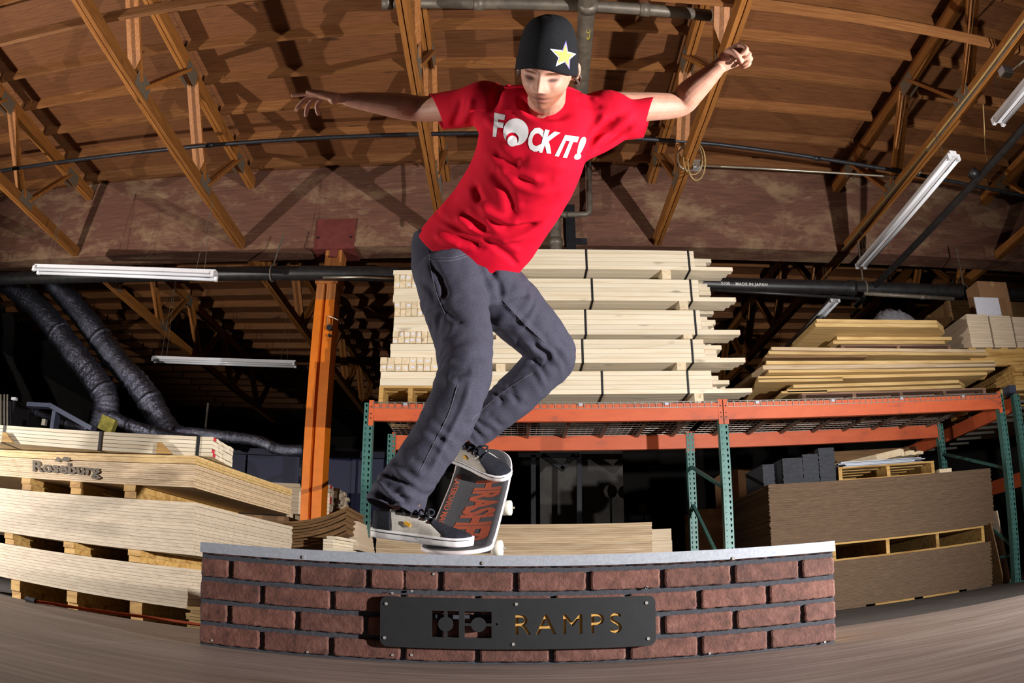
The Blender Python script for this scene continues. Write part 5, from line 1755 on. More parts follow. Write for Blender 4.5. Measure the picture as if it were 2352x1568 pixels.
# head frame: x to his left (photo right), y out of the face, z to the crown
fy = Vector((-0.22, -0.56, -0.80)).normalized()
uz = Vector((0.03, -0.80, 0.58)); uz = (uz - fy * uz.dot(fy)).normalized()
fx = fy.cross(uz).normalized()
roll = Matrix.Rotation(math.radians(-1), 3, fy)
fx, uz = roll @ fx, roll @ uz
if fx.x < 0:
    fx = -fx
HM = np.array([list(fx), list(fy), list(uz)])          # rows are the local axes
HS = 1.04
def hl(p):
    return np.array(HEAD) + HS * (np.asarray(p, float) @ HM)
def head_shape():
    nla, nlo = 110, 160
    g = lambda u, s: np.exp(-(u / s) ** 2)
    vs = []
    la = np.linspace(-np.pi / 2, np.pi / 2, nla + 1)[1:-1]
    lo = np.linspace(0, 2 * np.pi, nlo, endpoint=False)
    LA, LO = np.meshgrid(la, lo, indexing='ij')
    sx, sy, sz = np.cos(LA) * np.cos(LO), np.cos(LA) * np.sin(LO), np.sin(LA)
    sx, sy, sz = [np.concatenate([[q0], q.ravel(), [q1]]) for q, q0, q1 in ((sx, 0, 0), (sy, 0, 0), (sz, -1, 1))]
    x, y, z = 0.0715 * np.sign(sx) * np.abs(sx) ** 0.92, 0.098 * sy, 0.116 * sz
    t = np.clip(-z / 0.116, 0, 1)
    x = x * (1 - 0.30 * t ** 1.7)
    y = np.where(y > 0, y * (1 - 0.03 * t), y * (1 - 0.5 * t))
    fr = np.clip(sy * 2.2, 0, 1)
    # flatter face plane
    y = np.where(sy > 0, y + fr * (0.010 * t), y)
    d = np.zeros_like(x)
    ax = np.abs(x)
    prof = np.interp(z, [-0.050, -0.043, -0.034, -0.012, 0.012, 0.024], [0, 0.010, 0.027, 0.017, 0.007, 0.0])
    d += prof * g(x, 0.0105 + 0.004 * np.clip(-z / 0.03, 0, 1))
    d += 0.009 * g(ax - 0.0145, 0.007) * g(z + 0.036, 0.008)
    d += -0.016 * g(ax - 0.032, 0.017) * g(z - 0.002, 0.012)
    d += 0.0065 * g(ax - 0.032, 0.0115) * g(z + 0.001, 0.0085)
    d += 0.007 * g(ax - 0.029, 0.021) * g(z - 0.021, 0.0075)
    d += 0.004 * g(x, 0.018) * g(z - 0.024, 0.012)
    d += 0.006 * g(ax - 0.047, 0.016) * g(z + 0.028, 0.016)
    d += -0.005 * g(ax - 0.044, 0.014) * g(z + 0.066, 0.018)
    d += 0.0045 * g(x, 0.022) * g(z + 0.0575, 0.0050)
    d += 0.0055 * g(x, 0.020) * g(z + 0.0715, 0.0060)
    d += -0.004 * g(x, 0.026) * g(z + 0.0643, 0.0030)
    d += -0.003 * g(x, 0.02) * g(z + 0.081, 0.005)
    d += 0.010 * g(x, 0.019) * g(z + 0.098, 0.013)
    y = y + 1.22 * d * fr
    P = np.stack([x, y, z], 1)
    vs = np.array(HEAD) + HS * (P @ HM)
    fs = []
    n = nlo; rows = nla - 1
    for k in range(n):
        fs.append((0, 1 + k, 1 + (k + 1) % n))
        fs.append((len(P) - 1, 1 + (rows - 1) * n + (k + 1) % n, 1 + (rows - 1) * n + k))
    for i in range(rows - 1):
        for k in range(n):
            fs.append((1 + i * n + k, 1 + (i + 1) * n + k, 1 + (i + 1) * n + (k + 1) % n, 1 + i * n + (k + 1) % n))
    return list(vs), fs
def hand(wr, d, nrm, thumb_side, bends, tb, size=1.0, spread=0.0):
    """palm and five fingers: d where the hand points, nrm out of the palm, thumb_side across"""
    d = np.array(Vector(d).normalized()); nrm = Vector(nrm); nrm = (nrm - Vector(d) * nrm.dot(Vector(d))).normalized()
    s = np.array(Vector(thumb_side)); s = s - d * (s @ d); s = s - np.array(nrm) * (s @ np.array(nrm)); s /= np.linalg.norm(s)
    nrm = np.array(nrm)
    k = size
    out = []
    C = np.array([wr - d * 0.02 * k, wr + d * 0.012 * k, wr + d * 0.05 * k + s * 0.002, wr + d * 0.085 * k, wr + d * 0.098 * k])
    A = np.array([s * 0.027, s * 0.030, s * 0.041, s * 0.041, s * 0.036]) * k
    B = np.array([nrm * 0.020, nrm * 0.018, nrm * 0.0155, nrm * 0.0125, nrm * 0.0085]) * k
    R = cr(np.hstack([C, A, B]), 5)
    out.append(ring_loft(R[:, :3], R[:, 3:6], R[:, 6:], 18, 2.4))
    out.append(ball(wr + d * 0.035 * k + s * 0.024 * k + nrm * 0.008 * k, np.array([0.018] * 3) * k, 8))
    base = [0.030, 0.010, -0.0105, -0.030]
    seg = [(0.044, 0.026, 0.021), (0.048, 0.030, 0.022), (0.044, 0.028, 0.021), (0.034, 0.021, 0.019)]
    for f in range(4):
        p = wr + d * (0.090 - (0.007 if f == 3 else 0.0)) * k + s * base[f] * k
        ang = 0.0
        sp = spread * (1.5 - f)
        pts, rr = [p - d * 0.02 * k], [0.0090 * k]
        pts.append(p); rr.append(0.0098 * k)
        for q in range(3):
            ang += math.radians(bends[f][q])
            dd = d * math.cos(ang) + nrm * math.sin(ang) + s * math.sin(math.radians(sp))
            dd /= np.linalg.norm(dd)
            p = p + dd * seg[f][q] * k
            pts.append(p); rr.append((0.0088, 0.0080, 0.0060)[q] * k)
        out.append(limb(pts, rr, 4, 12))
    p = wr + d * 0.026 * k + s * 0.026 * k
    pts, rr = [p - d * 0.008 * k, p], [0.013 * k, 0.0135 * k]
    for q, L in enumerate((0.043, 0.034, 0.026)):
        dd = d * tb[q][0] + s * tb[q][1] + nrm * tb[q][2]
        dd = dd / np.linalg.norm(dd)
        p = p + dd * L * k
        pts.append(p); rr.append((0.0115, 0.0098, 0.0072)[q] * k)
    out.append(limb(pts, rr, 4, 12))
    return out

CH = V(1218, 357, 2.06)          # chest, belly and pelvis centres
BE = V(1150, 480, 2.20)
PE = (HIP1 + HIP2) / 2 + np.array([0, 0, 0.03])
body_shapes = [head_shape()]
body_shapes.append(limb([hl((0, -0.04, -0.04)), hl((0, -0.035, -0.09)), NECK + np.array([0, 0.02, 0.0]), CH], [0.056, 0.057, 0.062, 0.07], 5, 22))
for sx in (-1, 1):
    body_shapes.append(limb([hl((sx * 0.079, -0.022, 0.022)), hl((sx * 0.083, -0.028, 0.010)), hl((sx * 0.083, -0.026, -0.012)), hl((sx * 0.076, -0.018, -0.030))], [0.008, 0.011, 0.010, 0.007], 5, 12))
Rx = SH2 - SH1; Rx /= np.linalg.norm(Rx)
def torso_ring(c, half, depth, axis, tang):
    a = axis / np.linalg.norm(axis); b_ = np.cross(tang / np.linalg.norm(tang), a)
    return c, a * half, b_ / np.linalg.norm(b_) * depth
sp = NECK - PE
tor = [torso_ring(PE, 0.11, 0.06, HIP2 - HIP1, sp), torso_ring(BE, 0.115, 0.06, HIP2 - HIP1 + Rx * 0.2, sp), torso_ring(CH, 0.125, 0.07, Rx, sp), torso_ring((SH1 + SH2) / 2 + np.array([0, 0.02, -0.02]), 0.13, 0.06, Rx, sp)]
R = cr([np.concatenate(t) for t in tor], 6)
body_shapes.append(ring_loft(R[:, :3], R[:, 3:6], R[:, 6:], 24))
for hp, kn, an in ((HIP1, KNEE1, ANK1), (HIP2, KNEE2, ANK2)):
    body_shapes.append(limb([PE * 0.4 + hp * 0.6, hp, hp * 0.5 + kn * 0.5, kn, kn * 0.6 + an * 0.4, an], [0.06, 0.058, 0.052, 0.042, 0.042, 0.034], 5, 18))
def arm(sh, el, wr, r0=0.047):
    return [limb([sh * 0.75 + CH * 0.25, sh, sh * 0.5 + el * 0.5, el, el * 0.68 + wr * 0.32, el * 0.25 + wr * 0.75, wr], [0.055, 0.056, 0.050, 0.047, 0.049, 0.037, 0.028], 6, 20, [1, 1, 1, 0.95, 0.92, 0.88, 0.82])]
body_shapes += arm(SH1, EL1, WR1) + arm(SH2, EL2, WR2)
dh1 = Vector(V(722, 217, 2.05) - WR1)
body_shapes += hand(WR1, dh1, (0.0, 0.50, -0.86), (0, -0.86, -0.50), [(6, 8, 5), (26, 26, 14), (42, 34, 20), (56, 42, 24)], [(0.90, 0.42, -0.05), (0.98, 0.15, 0.0), (1.0, 0.0, 0.0)], 1.06, 1)
dh2 = Vector(WR2 - EL2).normalized() + Vector((0.30, -0.10, -0.05))
body_shapes += hand(WR2, dh2, (0.55, -0.60, -0.55), (-0.5, -0.77, 0.34), [(70, 92, 50), (74, 94, 50), (78, 94, 50), (84, 94, 48)], [(0.70, 0.45, 0.60), (0.30, -0.35, 0.85), (-0.05, -0.9, 0.35)], 1.0)
body = union(body_shapes, 0.0030, 2, 'person')
# own skin tints: lips, stubble, brows; shade of the mouth crease painted in too
co = get_co(body)
L = ((co - np.array(HEAD)) / HS) @ HM.T
g = lambda u, s: np.exp(-(u / s) ** 2)
near = (np.linalg.norm(L, axis=1) < 0.16)
front = np.clip(L[:, 1] / 0.05, 0, 1) * near
tint = np.ones((len(co), 3))
lip = np.clip(g(L[:, 0], 0.027) ** 1.5 * (g(L[:, 2] + 0.0575, 0.005) + g(L[:, 2] + 0.0705, 0.006)), 0, 1) * front
tint *= 1 - lip[:, None] * np.array([0.16, 0.44, 0.38])
slit_shade = np.clip(1.3 * g(L[:, 0], 0.024) * g(L[:, 2] + 0.0643, 0.0024), 0, 1) * front
tint *= 1 - slit_shade[:, None] * 0.6
beard = np.clip((-0.043 - L[:, 2]) / 0.014, 0, 1) * np.clip((L[:, 1] - 0.0) / 0.03, 0, 1) * near * (1 - 0.8 * lip) * (L[:, 2] > -0.15)
tint *= 1 - beard[:, None] * np.array([0.36, 0.48, 0.58])
brow = np.clip(1.7 * g(np.abs(L[:, 0]) - 0.031, 0.018) * g(L[:, 2] - 0.0135, 0.0055), 0, 1) * front
tint *= 1 - brow[:, None] * np.array([0.74, 0.82, 0.88])
lash = np.clip(1.5 * g(np.abs(L[:, 0]) - 0.032, 0.014) * g(L[:, 2] + 0.0060 - 6.0 * (np.abs(L[:, 0]) - 0.032) ** 2, 0.0042), 0, 1) * front
tint *= 1 - lash[:, None] * np.array([0.80, 0.86, 0.88])
lay = body.color_attributes.new('tint', 'FLOAT_COLOR', 'POINT')
lay.data.foreach_set('color', np.hstack([tint, np.ones((len(co), 1))]).ravel())
person = obj('person', body, M['skin'], label='skater in red shirt and black beanie, arms spread, balancing on the tail', cat='person')

# ---- shirt
def srow_(l, r, yl, yr, depth, ext=1.0):
    a, b_ = V(*l, yl), V(*r, yr)
    return a, b_, depth
rows = [((930, 585), (1180, 668), 2.36, 2.40, 0.128), ((945, 556), (1192, 630), 2.34, 2.37, 0.130), ((985, 503), (1232, 578), 2.27, 2.30, 0.130), ((1048, 430), (1288, 492), 2.18, 2.18, 0.125),
        ((1088, 360), (1330, 415), 2.08, 2.07, 0.120), ((1104, 300), (1352, 352), 2.02, 2.00, 0.112), ((1112, 235), (1388, 270), 1.97, 1.95, 0.095), ((1160, 200), (1362, 228), 1.95, 1.93, 0.070), ((1200, 190), (1320, 208), 1.94, 1.92, 0.05)]
LR = [(V(*l, yl), V(*r, yr), dp) for l, r, yl, yr, dp in rows]
cen = np.array([(a + b_) / 2 for a, b_, _ in LR])
# depth axis: square to the shirt's width and to the line of the spine; the middle lies behind the widest points
tg = np.gradient(cen, axis=0)
RR = []
for i, (a, b_, dp) in enumerate(LR):
    ax = (b_ - a) / 2
    dv = np.cross(tg[i], ax); dv /= np.linalg.norm(dv)
    RR.append(np.concatenate([cen[i], ax, dv * dp]))
R = cr(RR, 7)
shirt_shapes = [ring_loft(R[:, :3], R[:, 3:6], R[:, 6:], 40, 2.3)]
s1_end = V(960, 260, 2.10); s2_end = V(1525, 262, 2.00)
shirt_shapes.append(limb([CH * 0.35 + SH1 * 0.65, SH1, V(1066, 247, 2.02), V(1010, 256, 2.07), s1_end], [0.088, 0.085, 0.074, 0.072, 0.070], 6, 26, [0.9, 0.88, 0.88, 0.9, 0.9]))
shirt_shapes.append(limb([CH * 0.35 + SH2 * 0.65, SH2 + np.array([0, 0, -0.01]), V(1436, 272, 1.98), V(1482, 268, 1.99), s2_end], [0.090, 0.084, 0.078, 0.072, 0.066], 6, 26, [0.9, 0.88, 0.9, 0.9, 0.9]))
# drape from the right armpit to the flank
shirt_shapes.append(limb([V(1330, 340, 2.0), V(1395, 318, 1.99), V(1452, 292, 1.98)], [0.05, 0.035, 0.022], 5, 14))
shirt = union(shirt_shapes, 0.0055, 14, 'shirt')
tree = bvh(shirt)
fold(shirt, tree, [
    ([(1097, 318), (1133, 350), (1168, 369), (1197, 377)], -0.013, 0.012), ([(1082, 352), (1141, 388), (1195, 401), (1245, 415)], 0.011, 0.012),
    ([(1071, 385), (1088, 425), (1103, 466)], -0.013, 0.012), ([(1042, 420), (1098, 466), (1157, 506), (1195, 508)], 0.011, 0.011),
    ([(1128, 396), (1150, 420), (1168, 450), (1178, 500)], -0.008, 0.013), ([(1160, 405), (1190, 424), (1225, 436), (1262, 424), (1300, 400)], 0.008, 0.013), ([(1150, 385), (1195, 408), (1240, 428), (1290, 420)], -0.006, 0.012), ([(1110, 345), (1160, 362), (1230, 388), (1310, 385)], 0.005, 0.014),
    ([(1100, 470), (1130, 520), (1170, 545), (1230, 540)], 0.006, 0.012), ([(1190, 470), (1240, 466), (1290, 440)], -0.006, 0.012), ([(1157, 508), (1235, 500), (1302, 460), (1338, 408)], 0.009, 0.010), ([(1150, 520), (1235, 514), (1300, 474)], -0.009, 0.009),
    ([(1071, 530), (1141, 551), (1208, 535), (1272, 484)], 0.009, 0.010), ([(1002, 487), (1050, 525), (1104, 546), (1141, 556)], -0.011, 0.009),
    ([(1018, 455), (1050, 498), (1085, 525)], 0.010, 0.010), ([(1035, 445), (1060, 480), (1088, 510), (1120, 535)], -0.007, 0.011), ([(985, 492), (1015, 526), (1071, 553), (1104, 567)], -0.012, 0.010), ([(975, 505), (1000, 540), (1060, 565)], 0.008, 0.009),
    ([(1355, 342), (1400, 300), (1452, 262)], 0.010, 0.009), ([(1352, 328), (1390, 290), (1425, 265)], -0.010, 0.008), ([(1350, 315), (1372, 285), (1392, 262)], 0.010, 0.009), ([(1362, 352), (1410, 318), (1455, 288)], -0.010, 0.009),
    ([(1145, 195), (1140, 230), (1130, 262)], -0.010, 0.012), ([(1085, 225), (1078, 255), (1062, 285)], 0.008, 0.010), ([(1060, 225), (1050, 262), (1040, 290)], -0.008, 0.009), ([(1110, 270), (1150, 300), (1175, 320)], 0.008, 0.010),
    ([(1195, 225), (1215, 255), (1260, 272), (1310, 262)], -0.009, 0.009), ([(1190, 250), (1230, 280), (1290, 282)], 0.006, 0.010), ([(1130, 560), (1170, 590), (1190, 610)], -0.008, 0.008), ([(1150, 548), (1195, 580)], 0.008, 0.009),
    ([(1205, 365), (1250, 372), (1300, 380)], 0.006, 0.014), ([(1330, 215), (1352, 222), (1372, 232)], 0.008, 0.009), ([(1322, 228), (1350, 240), (1385, 246)], -0.009, 0.008)])
crinkle(shirt, 0.0035, 16.0, 3)
tree = bvh(shirt)
c_h = (LR[1][0] + LR[1][1]) / 2
spn = tg[1] / np.linalg.norm(tg[1])
cut_open(shirt, [(V(1004, 260, 2.07), np.array([-0.90, 0.05, -0.36]), 0.125), (V(1490, 268, 1.99), np.array([0.92, -0.05, -0.30]), 0.125), (c_h, -spn, 0.24), (NECK + np.array([0.0, -0.02, 0.055]), np.array([0.03, -0.30, 0.9]), 0.135)])
sh = obj('shirt', shirt, M['shirt'], person)
md = sh.modifiers.new('cloth', 'SOLIDIFY'); md.thickness = 0.003; md.offset = -1
# collar band
def boundary_loops(me, near_pt, reach):
    bm = bmesh.new(); bm.from_mesh(me)
    pts = [np.array(v.co) for v in bm.verts if v.is_boundary and (v.co - Vector(near_pt)).length < reach]
    bm.free(); return pts
# print on the chest: photo coordinates of the lettering
def on_shirt(pts2, fs, off=0.0010):
    out, ok = [], []
    for p in pts2:
        h_ = hit(tree, p[0], p[1], off); ok.append(h_ is not None); out.append(h_ if h_ is not None else Vector())
    a = MB(); a.add(out, [f for f in fs if all(ok[i] for i in f)])
    return a
def quad_map(q):
    """unit square -> photo quad (bl, br, tr, tl)"""
    q = [np.array(p, float) for p in q]
    return lambda u, v_: (q[0] * (1 - u) + q[1] * u) * (1 - v_) + (q[3] * (1 - u) + q[2] * u) * v_
def print_text(body_, quad, bold, name='lettering'):
    vs, fs = text_mesh(body_, bold, 0, 1.0)
    vs, fs = refine(vs, fs, 0.08, 4)
    f = quad_map(quad)
    a = on_shirt([f(u, v_) for u, v_ in vs], fs)
    return obj(name, a, M['shirt_print'], sh, True, kind='stuff')
print_text('F', [(1132, 314), (1151, 315), (1161, 264), (1136, 259)], 0.05)
print_text('C', [(1208, 345), (1240, 350), (1250, 296), (1220, 289)], 0.05)
print_text('K', [(1238, 350), (1266, 353), (1292, 306), (1252, 297)], 0.05)
print_text('IT', [(1274, 358), (1312, 365), (1330, 314), (1298, 310)], 0.055)
print_text('!', [(1316, 366), (1332, 367), (1349, 315), (1335, 313)], 0.05)
def disc(cx, cy, rx, ry, n=28, hole=None, rot=0.0):
    """filled ellipse as rings, in photo coordinates, optionally without what falls in hole"""
    pts, fs = [(cx, cy)], []
    nr = 8
    for i in range(1, nr + 1):
        for k in range(n):
            t = 2 * math.pi * k / n
            x, y = rx * i / nr * math.cos(t), ry * i / nr * math.sin(t)
            pts.append((cx + x * math.cos(rot) - y * math.sin(rot), cy + x * math.sin(rot) + y * math.cos(rot)))
    for k in range(n):
        fs.append((0, 1 + k, 1 + (k + 1) % n))
    for i in range(nr - 1):
        for k in range(n):
            fs.append((1 + i * n + k, 1 + i * n + (k + 1) % n, 1 + (i + 1) * n + (k + 1) % n, 1 + (i + 1) * n + k))
    return pts, fs
def eye_mark():
    # big disc with a round bite, smaller disc inside the bite
    cx, cy, rx, ry = 1185, 303, 29, 31
    bx_, by_, br = 1177, 319, 14.5
    n = 56
    pts, fs = [], []
    # polar strips around the bite centre from bite edge to outer disc edge
    nr = 7
    for k in range(n):
        t = 2 * math.pi * k / n
        dx, dy = math.cos(t), math.sin(t)
        # outer ellipse intersection from bite centre
        A_ = (dx / rx) ** 2 + (dy / ry) ** 2
        B_ = 2 * ((bx_ - cx) * dx / rx ** 2 + (by_ - cy) * dy / ry ** 2)
        C_ = ((bx_ - cx) / rx) ** 2 + ((by_ - cy) / ry) ** 2 - 1
        ro = (-B_ + math.sqrt(max(0, B_ * B_ - 4 * A_ * C_))) / (2 * A_)
        ri = br if ro > br else ro
        open_ = 60 < math.degrees(t) < 135            # the bite runs out at the bottom
        if open_: ri = ro
        for i in range(nr + 1):
            r_ = ri + (ro - ri) * i / nr
            pts.append((bx_ + dx * r_, by_ + dy * r_))
    for k in range(n):
        k2 = (k + 1) % n
        for i in range(nr):
            fs.append((k * (nr + 1) + i, k2 * (nr + 1) + i, k2 * (nr + 1) + i + 1, k * (nr + 1) + i + 1))
    return pts, fs
p_, f_ = eye_mark()
obj('eye_emblem', on_shirt(p_, f_), M['shirt_print'], sh, True)
p_, f_ = disc(1177, 324, 11.5, 12.5)
obj('eye_emblem', on_shirt(p_, f_), M['shirt_print'], sh, True)
# collar rib
cpts = boundary_loops(shirt, NECK + np.array([0, -0.02, 0.05]), 0.13)
if len(cpts) > 8:
    cc = np.mean(cpts, 0)
    e1 = np.array(fx); nz = np.array([0.03, -0.30, 0.9]); nz /= np.linalg.norm(nz); e1 = e1 - nz * (e1 @ nz); e1 /= np.linalg.norm(e1); e2 = np.cross(nz, e1)
    ang = [math.atan2((p - cc) @ e2, (p - cc) @ e1) for p in cpts]
    od = [cpts[i] for i in np.argsort(ang)]
    od = od[::max(1, len(od) // 36)]
    a = MB(); a.tube(od + [od[0]], 0.007, 8)
    obj('collar', a, M['shirt'], sh, True)

# ---- jeans
jean_shapes = []
WA = (V(948, 545, 2.34) + V(1190, 612, 2.36)) / 2
jl = [((948, 540), (1180, 600), 2.34, 2.36, 0.118), ((944, 575), (1195, 640), 2.34, 2.37, 0.122), ((950, 640), (1215, 690), 2.33, 2.40, 0.120), ((985, 700), (1190, 735), 2.31, 2.42, 0.09)]
JR = []
jc = np.array([(V(*l, yl) + V(*r, yr)) / 2 for l, r, yl, yr, _ in jl])
jt = np.gradient(jc, axis=0)
for i, (l, r, yl, yr, dp) in enumerate(jl):
    ax = (V(*r, yr) - V(*l, yl)) / 2
    dv = np.cross(jt[i], ax); dv /= np.linalg.norm(dv)
    JR.append(np.concatenate([jc[i], ax, dv * dp]))
R = cr(JR, 6)
jean_shapes.append(ring_loft(R[:, :3], R[:, 3:6], R[:, 6:], 36, 2.3))
jean_shapes.append(limb([V(1030, 620, 2.31), V(1042, 690, 2.28), V(1062, 770, 2.23), V(1068, 840, 2.18), V(1060, 885, 2.17), V(1030, 960, 2.18), V(985, 1035, 2.19), V(940, 1100, 2.20), V(914, 1145, 2.20), V(900, 1190, 2.20)],
                        [0.118, 0.108, 0.094, 0.083, 0.082, 0.080, 0.076, 0.077, 0.084, 0.088], 6, 30))
jean_shapes.append(limb([V(1110, 640, 2.38), V(1160, 690, 2.40), V(1215, 745, 2.46), V(1258, 790, 2.53), V(1270, 822, 2.56), V(1232, 860, 2.57), V(1175, 915, 2.60), V(1118, 962, 2.62), V(1080, 992, 2.635), V(1058, 1012, 2.64)],
                        [0.11, 0.108, 0.098, 0.086, 0.082, 0.079, 0.076, 0.072, 0.068, 0.068], 6, 30))
jeans = union(jean_shapes, 0.0058, 10, 'jeans')
tree_j = bvh(jeans)
fold(jeans, tree_j, [
    ([(1021, 708), (1040, 728), (1062, 744)], -0.012, 0.010), ([(1002, 760), (1006, 735), (1018, 714)], -0.014, 0.010), ([(1012, 790), (1030, 770), (1042, 745)], 0.009, 0.011),
    ([(1006, 843), (1047, 852), (1085, 850)], -0.012, 0.010), ([(988, 886), (1020, 878), (1050, 879)], 0.008, 0.009), ([(1000, 862), (1030, 866), (1058, 872)], -0.009, 0.008),
    ([(1158, 686), (1190, 678), (1220, 676)], -0.010, 0.009), ([(1125, 609), (1133, 630), (1146, 655), (1152, 690)], -0.011, 0.009), ([(1154, 690), (1206, 742), (1252, 784)], 0.007, 0.006),
    ([(1190, 808), (1222, 826), (1256, 838)], -0.014, 0.010), ([(1222, 792), (1250, 812), (1262, 834)], -0.012, 0.010), ([(1083, 963), (1150, 905), (1223, 853)], 0.006, 0.006),
    ([(1140, 885), (1150, 910), (1152, 935)], -0.009, 0.009), ([(1170, 880), (1182, 910), (1190, 930)], -0.009, 0.009), ([(1110, 920), (1125, 950), (1130, 970)], -0.008, 0.008),
    ([(880, 1086), (905, 1104), (938, 1118)], -0.016, 0.009), ([(865, 1108), (900, 1132), (950, 1138)], 0.009, 0.009), ([(862, 1135), (900, 1150), (955, 1140)], -0.010, 0.008), ([(868, 1120), (880, 1150), (905, 1168)], -0.010, 0.008),
    ([(945, 1052), (965, 1062), (985, 1075)], -0.009, 0.009), ([(925, 1060), (950, 1075), (970, 1092)], 0.007, 0.009), ([(985, 600), (1010, 640), (1025, 690)], -0.009, 0.010), ([(960, 640), (985, 660), (1000, 690)], -0.008, 0.009),
    ([(1080, 880), (1060, 940), (1020, 1020), (985, 1090)], 0.006, 0.007), ([(1092, 1000), (1070, 975), (1060, 985)], -0.008, 0.008)])
crinkle(jeans, 0.004, 22.0, 9)
def gather(me, spots):
    """cloth bunched in rings around a joint: (centre, along, wavelength, height, reach)"""
    from mathutils import noise as mn
    co, no = get_co(me), get_no(me)
    disp = np.zeros(len(co))
    for c, al, lam, hgt, reach in spots:
        c = np.array(c); al = np.array(al, float); al /= np.linalg.norm(al)
        r_ = np.linalg.norm(co - c, axis=1)
        idx = np.nonzero(r_ < reach * 1.8)[0]
        for i in idx:
            p = co[i]
            w_ = mn.noise(Vector(p) * 9.0) * 5.0 + mn.noise(Vector(p) * 23.0) * 1.6
            disp[i] += hgt * math.exp(-(r_[i] / reach) ** 2) * math.sin(2 * math.pi * ((p - c) @ al) / lam + w_) * (0.55 + 0.9 * mn.noise(Vector(p) * 14.0 + Vector((4, 1, 7))))
    co += no * disp[:, None]
    me.vertices.foreach_set('co', co.ravel()); me.update()
gather(jeans, [(V(908, 1140, 2.16), V(893, 1158, 2.2) - V(985, 1035, 2.19), 0.040, 0.010, 0.105), (V(1030, 850, 2.13), KNEE1 - HIP1, 0.045, 0.004, 0.10), (V(1000, 740, 2.22), KNEE1 - HIP1, 0.05, 0.006, 0.10),
               (V(1240, 815, 2.48), ANK2 - KNEE2, 0.042, 0.007, 0.10), (V(1180, 700, 2.33), KNEE2 - HIP2, 0.05, 0.006, 0.10), (V(1120, 950, 2.55), ANK2 - KNEE2, 0.042, 0.006, 0.11), (V(985, 1010, 2.12), ANK1 - KNEE1, 0.05, 0.003, 0.13)])
tree_j = bvh(jeans)
cut_open(jeans, [(V(902, 1170, 2.20), np.array([-0.30, -0.12, -0.93]), 0.16), (V(1066, 1004, 2.64), np.array([-0.62, 0.1, -0.75]), 0.12)])
jn = obj('jeans', jeans, M['denim'], person)
md = jn.modifiers.new('cloth', 'SOLIDIFY'); md.thickness = 0.003; md.offset = -1
def seam(pts, r=0.0009, mat='denim_seam', name='seam'):
    P = cr([list(p) for p in pts], 8)
    q = [hit(tree_j, p[0], p[1], 0.0008) for p in P]
    q = [p for p in q if p is not None]
    if len(q) > 3:
        a = MB(); a.tube(q, r, 6); obj(name, a, M[mat], jn)
seam([(985, 588), (1000, 592), (1040, 591), (1078, 580)], name='pocket_edge')
seam([(985, 595), (1002, 599), (1042, 597), (1082, 585)], name='pocket_edge')
seam([(1155, 690), (1206, 744), (1252, 786)])
seam([(1083, 963), (1150, 905), (1223, 855)])
seam([(1052, 880), (1030, 950), (990, 1030), (965, 1080)])
seam([(985, 575), (990, 620), (1005, 680), (1022, 720)])

# ---- beanie
def beanie():
    n, rws = 44, 26
    vs, fs = [], []
    # brim line tilts down to the back and sides
    for i in range(rws + 1):
        t = i / rws
        for k in range(n):
            a_ = 2 * math.pi * k / n
            ca, sa = math.cos(a_), math.sin(a_)
            z0 = 0.026 + 0.004 * max(0, sa) - 0.030 * max(0, -sa) - 0.030 * ca * ca
            top = 0.160
            u = t
            z = z0 + (top - z0) * math.sin(u * math.pi / 2) ** 0.95
            rr = max(0.004, math.cos(u * math.pi / 2) ** 0.62)
            rib = 1 + 0.006 * math.cos(k * 11) * (1 - u)
            x = (0.0865 + 0.002 * (u < 0.15)) * ca * rr * rib
            y = (0.104 + 0.002 * (u < 0.15)) * sa * rr * rib - 0.012 * u
            wob = 0.004 * math.sin(3 * a_ + 4 * u) * u
            vs.append(hl((x + wob, y, z)))
    for i in range(rws):
        for k in range(n):
            fs.append((i * n + k, i * n + (k + 1) % n, (i + 1) * n + (k + 1) % n, (i + 1) * n + k))
    vs.append(hl((0, -0.012, 0.161)))
    fs += [(len(vs) - 1, rws * n + k, rws * n + (k + 1) % n) for k in range(n)]
    a = MB(); a.add(vs, fs); return a
bn_me = beanie().mesh('beanie', M['knit'], True)
bn = obj('beanie', bn_me, None, person)
md = bn.modifiers.new('knit', 'SOLIDIFY'); md.thickness = 0.005; md.offset = -1
tree_b = bvh(bn_me)
def star(scale, off, mat, sel=None):
    """five pointed star, photo coordinates"""
    tips = [(1299, 95), (1321, 124), (1307, 158), (1277, 151), (1265, 113)]
    inn = [(1304, 119), (1308, 135), (1296, 142), (1283, 132), (1291, 116)]
    c = np.array((1296.0, 128.0))
    poly = []
    for i in range(5):
        poly += [np.array(tips[i], float), np.array(inn[i], float)]
    poly = [c + (p - c) * scale for p in poly]
    vs = [c] + poly
    fs = [(0, 1 + i, 1 + (i + 1) % 10) for i in range(10)]
    if sel is not None:
        fs = [fs[i] for i in sel]
    v2, f2 = refine(np.array(vs), fs, 8, 4)
    out = [hit(tree_b, p[0], p[1], off) for p in v2]
    ok = [o is not None for o in out]
    a = MB(); a.add([o if o is not None else Vector() for o in out], [f for f in f2 if all(ok[i] for i in f)])
    return a
s0 = obj('star_patch', star(1.06, 0.0012, None), M['star_white'], bn)
obj('star_violet_tip', star(1.04, 0.0016, None, [0, 9]), M['star_purple'], bn, kind='stuff')
obj('star_violet_tip', star(1.04, 0.0016, None, [4, 3]), M['star_purple'], bn, kind='stuff')
obj('star_centre', star(0.80, 0.0022, None), M['star_yellow'], bn)

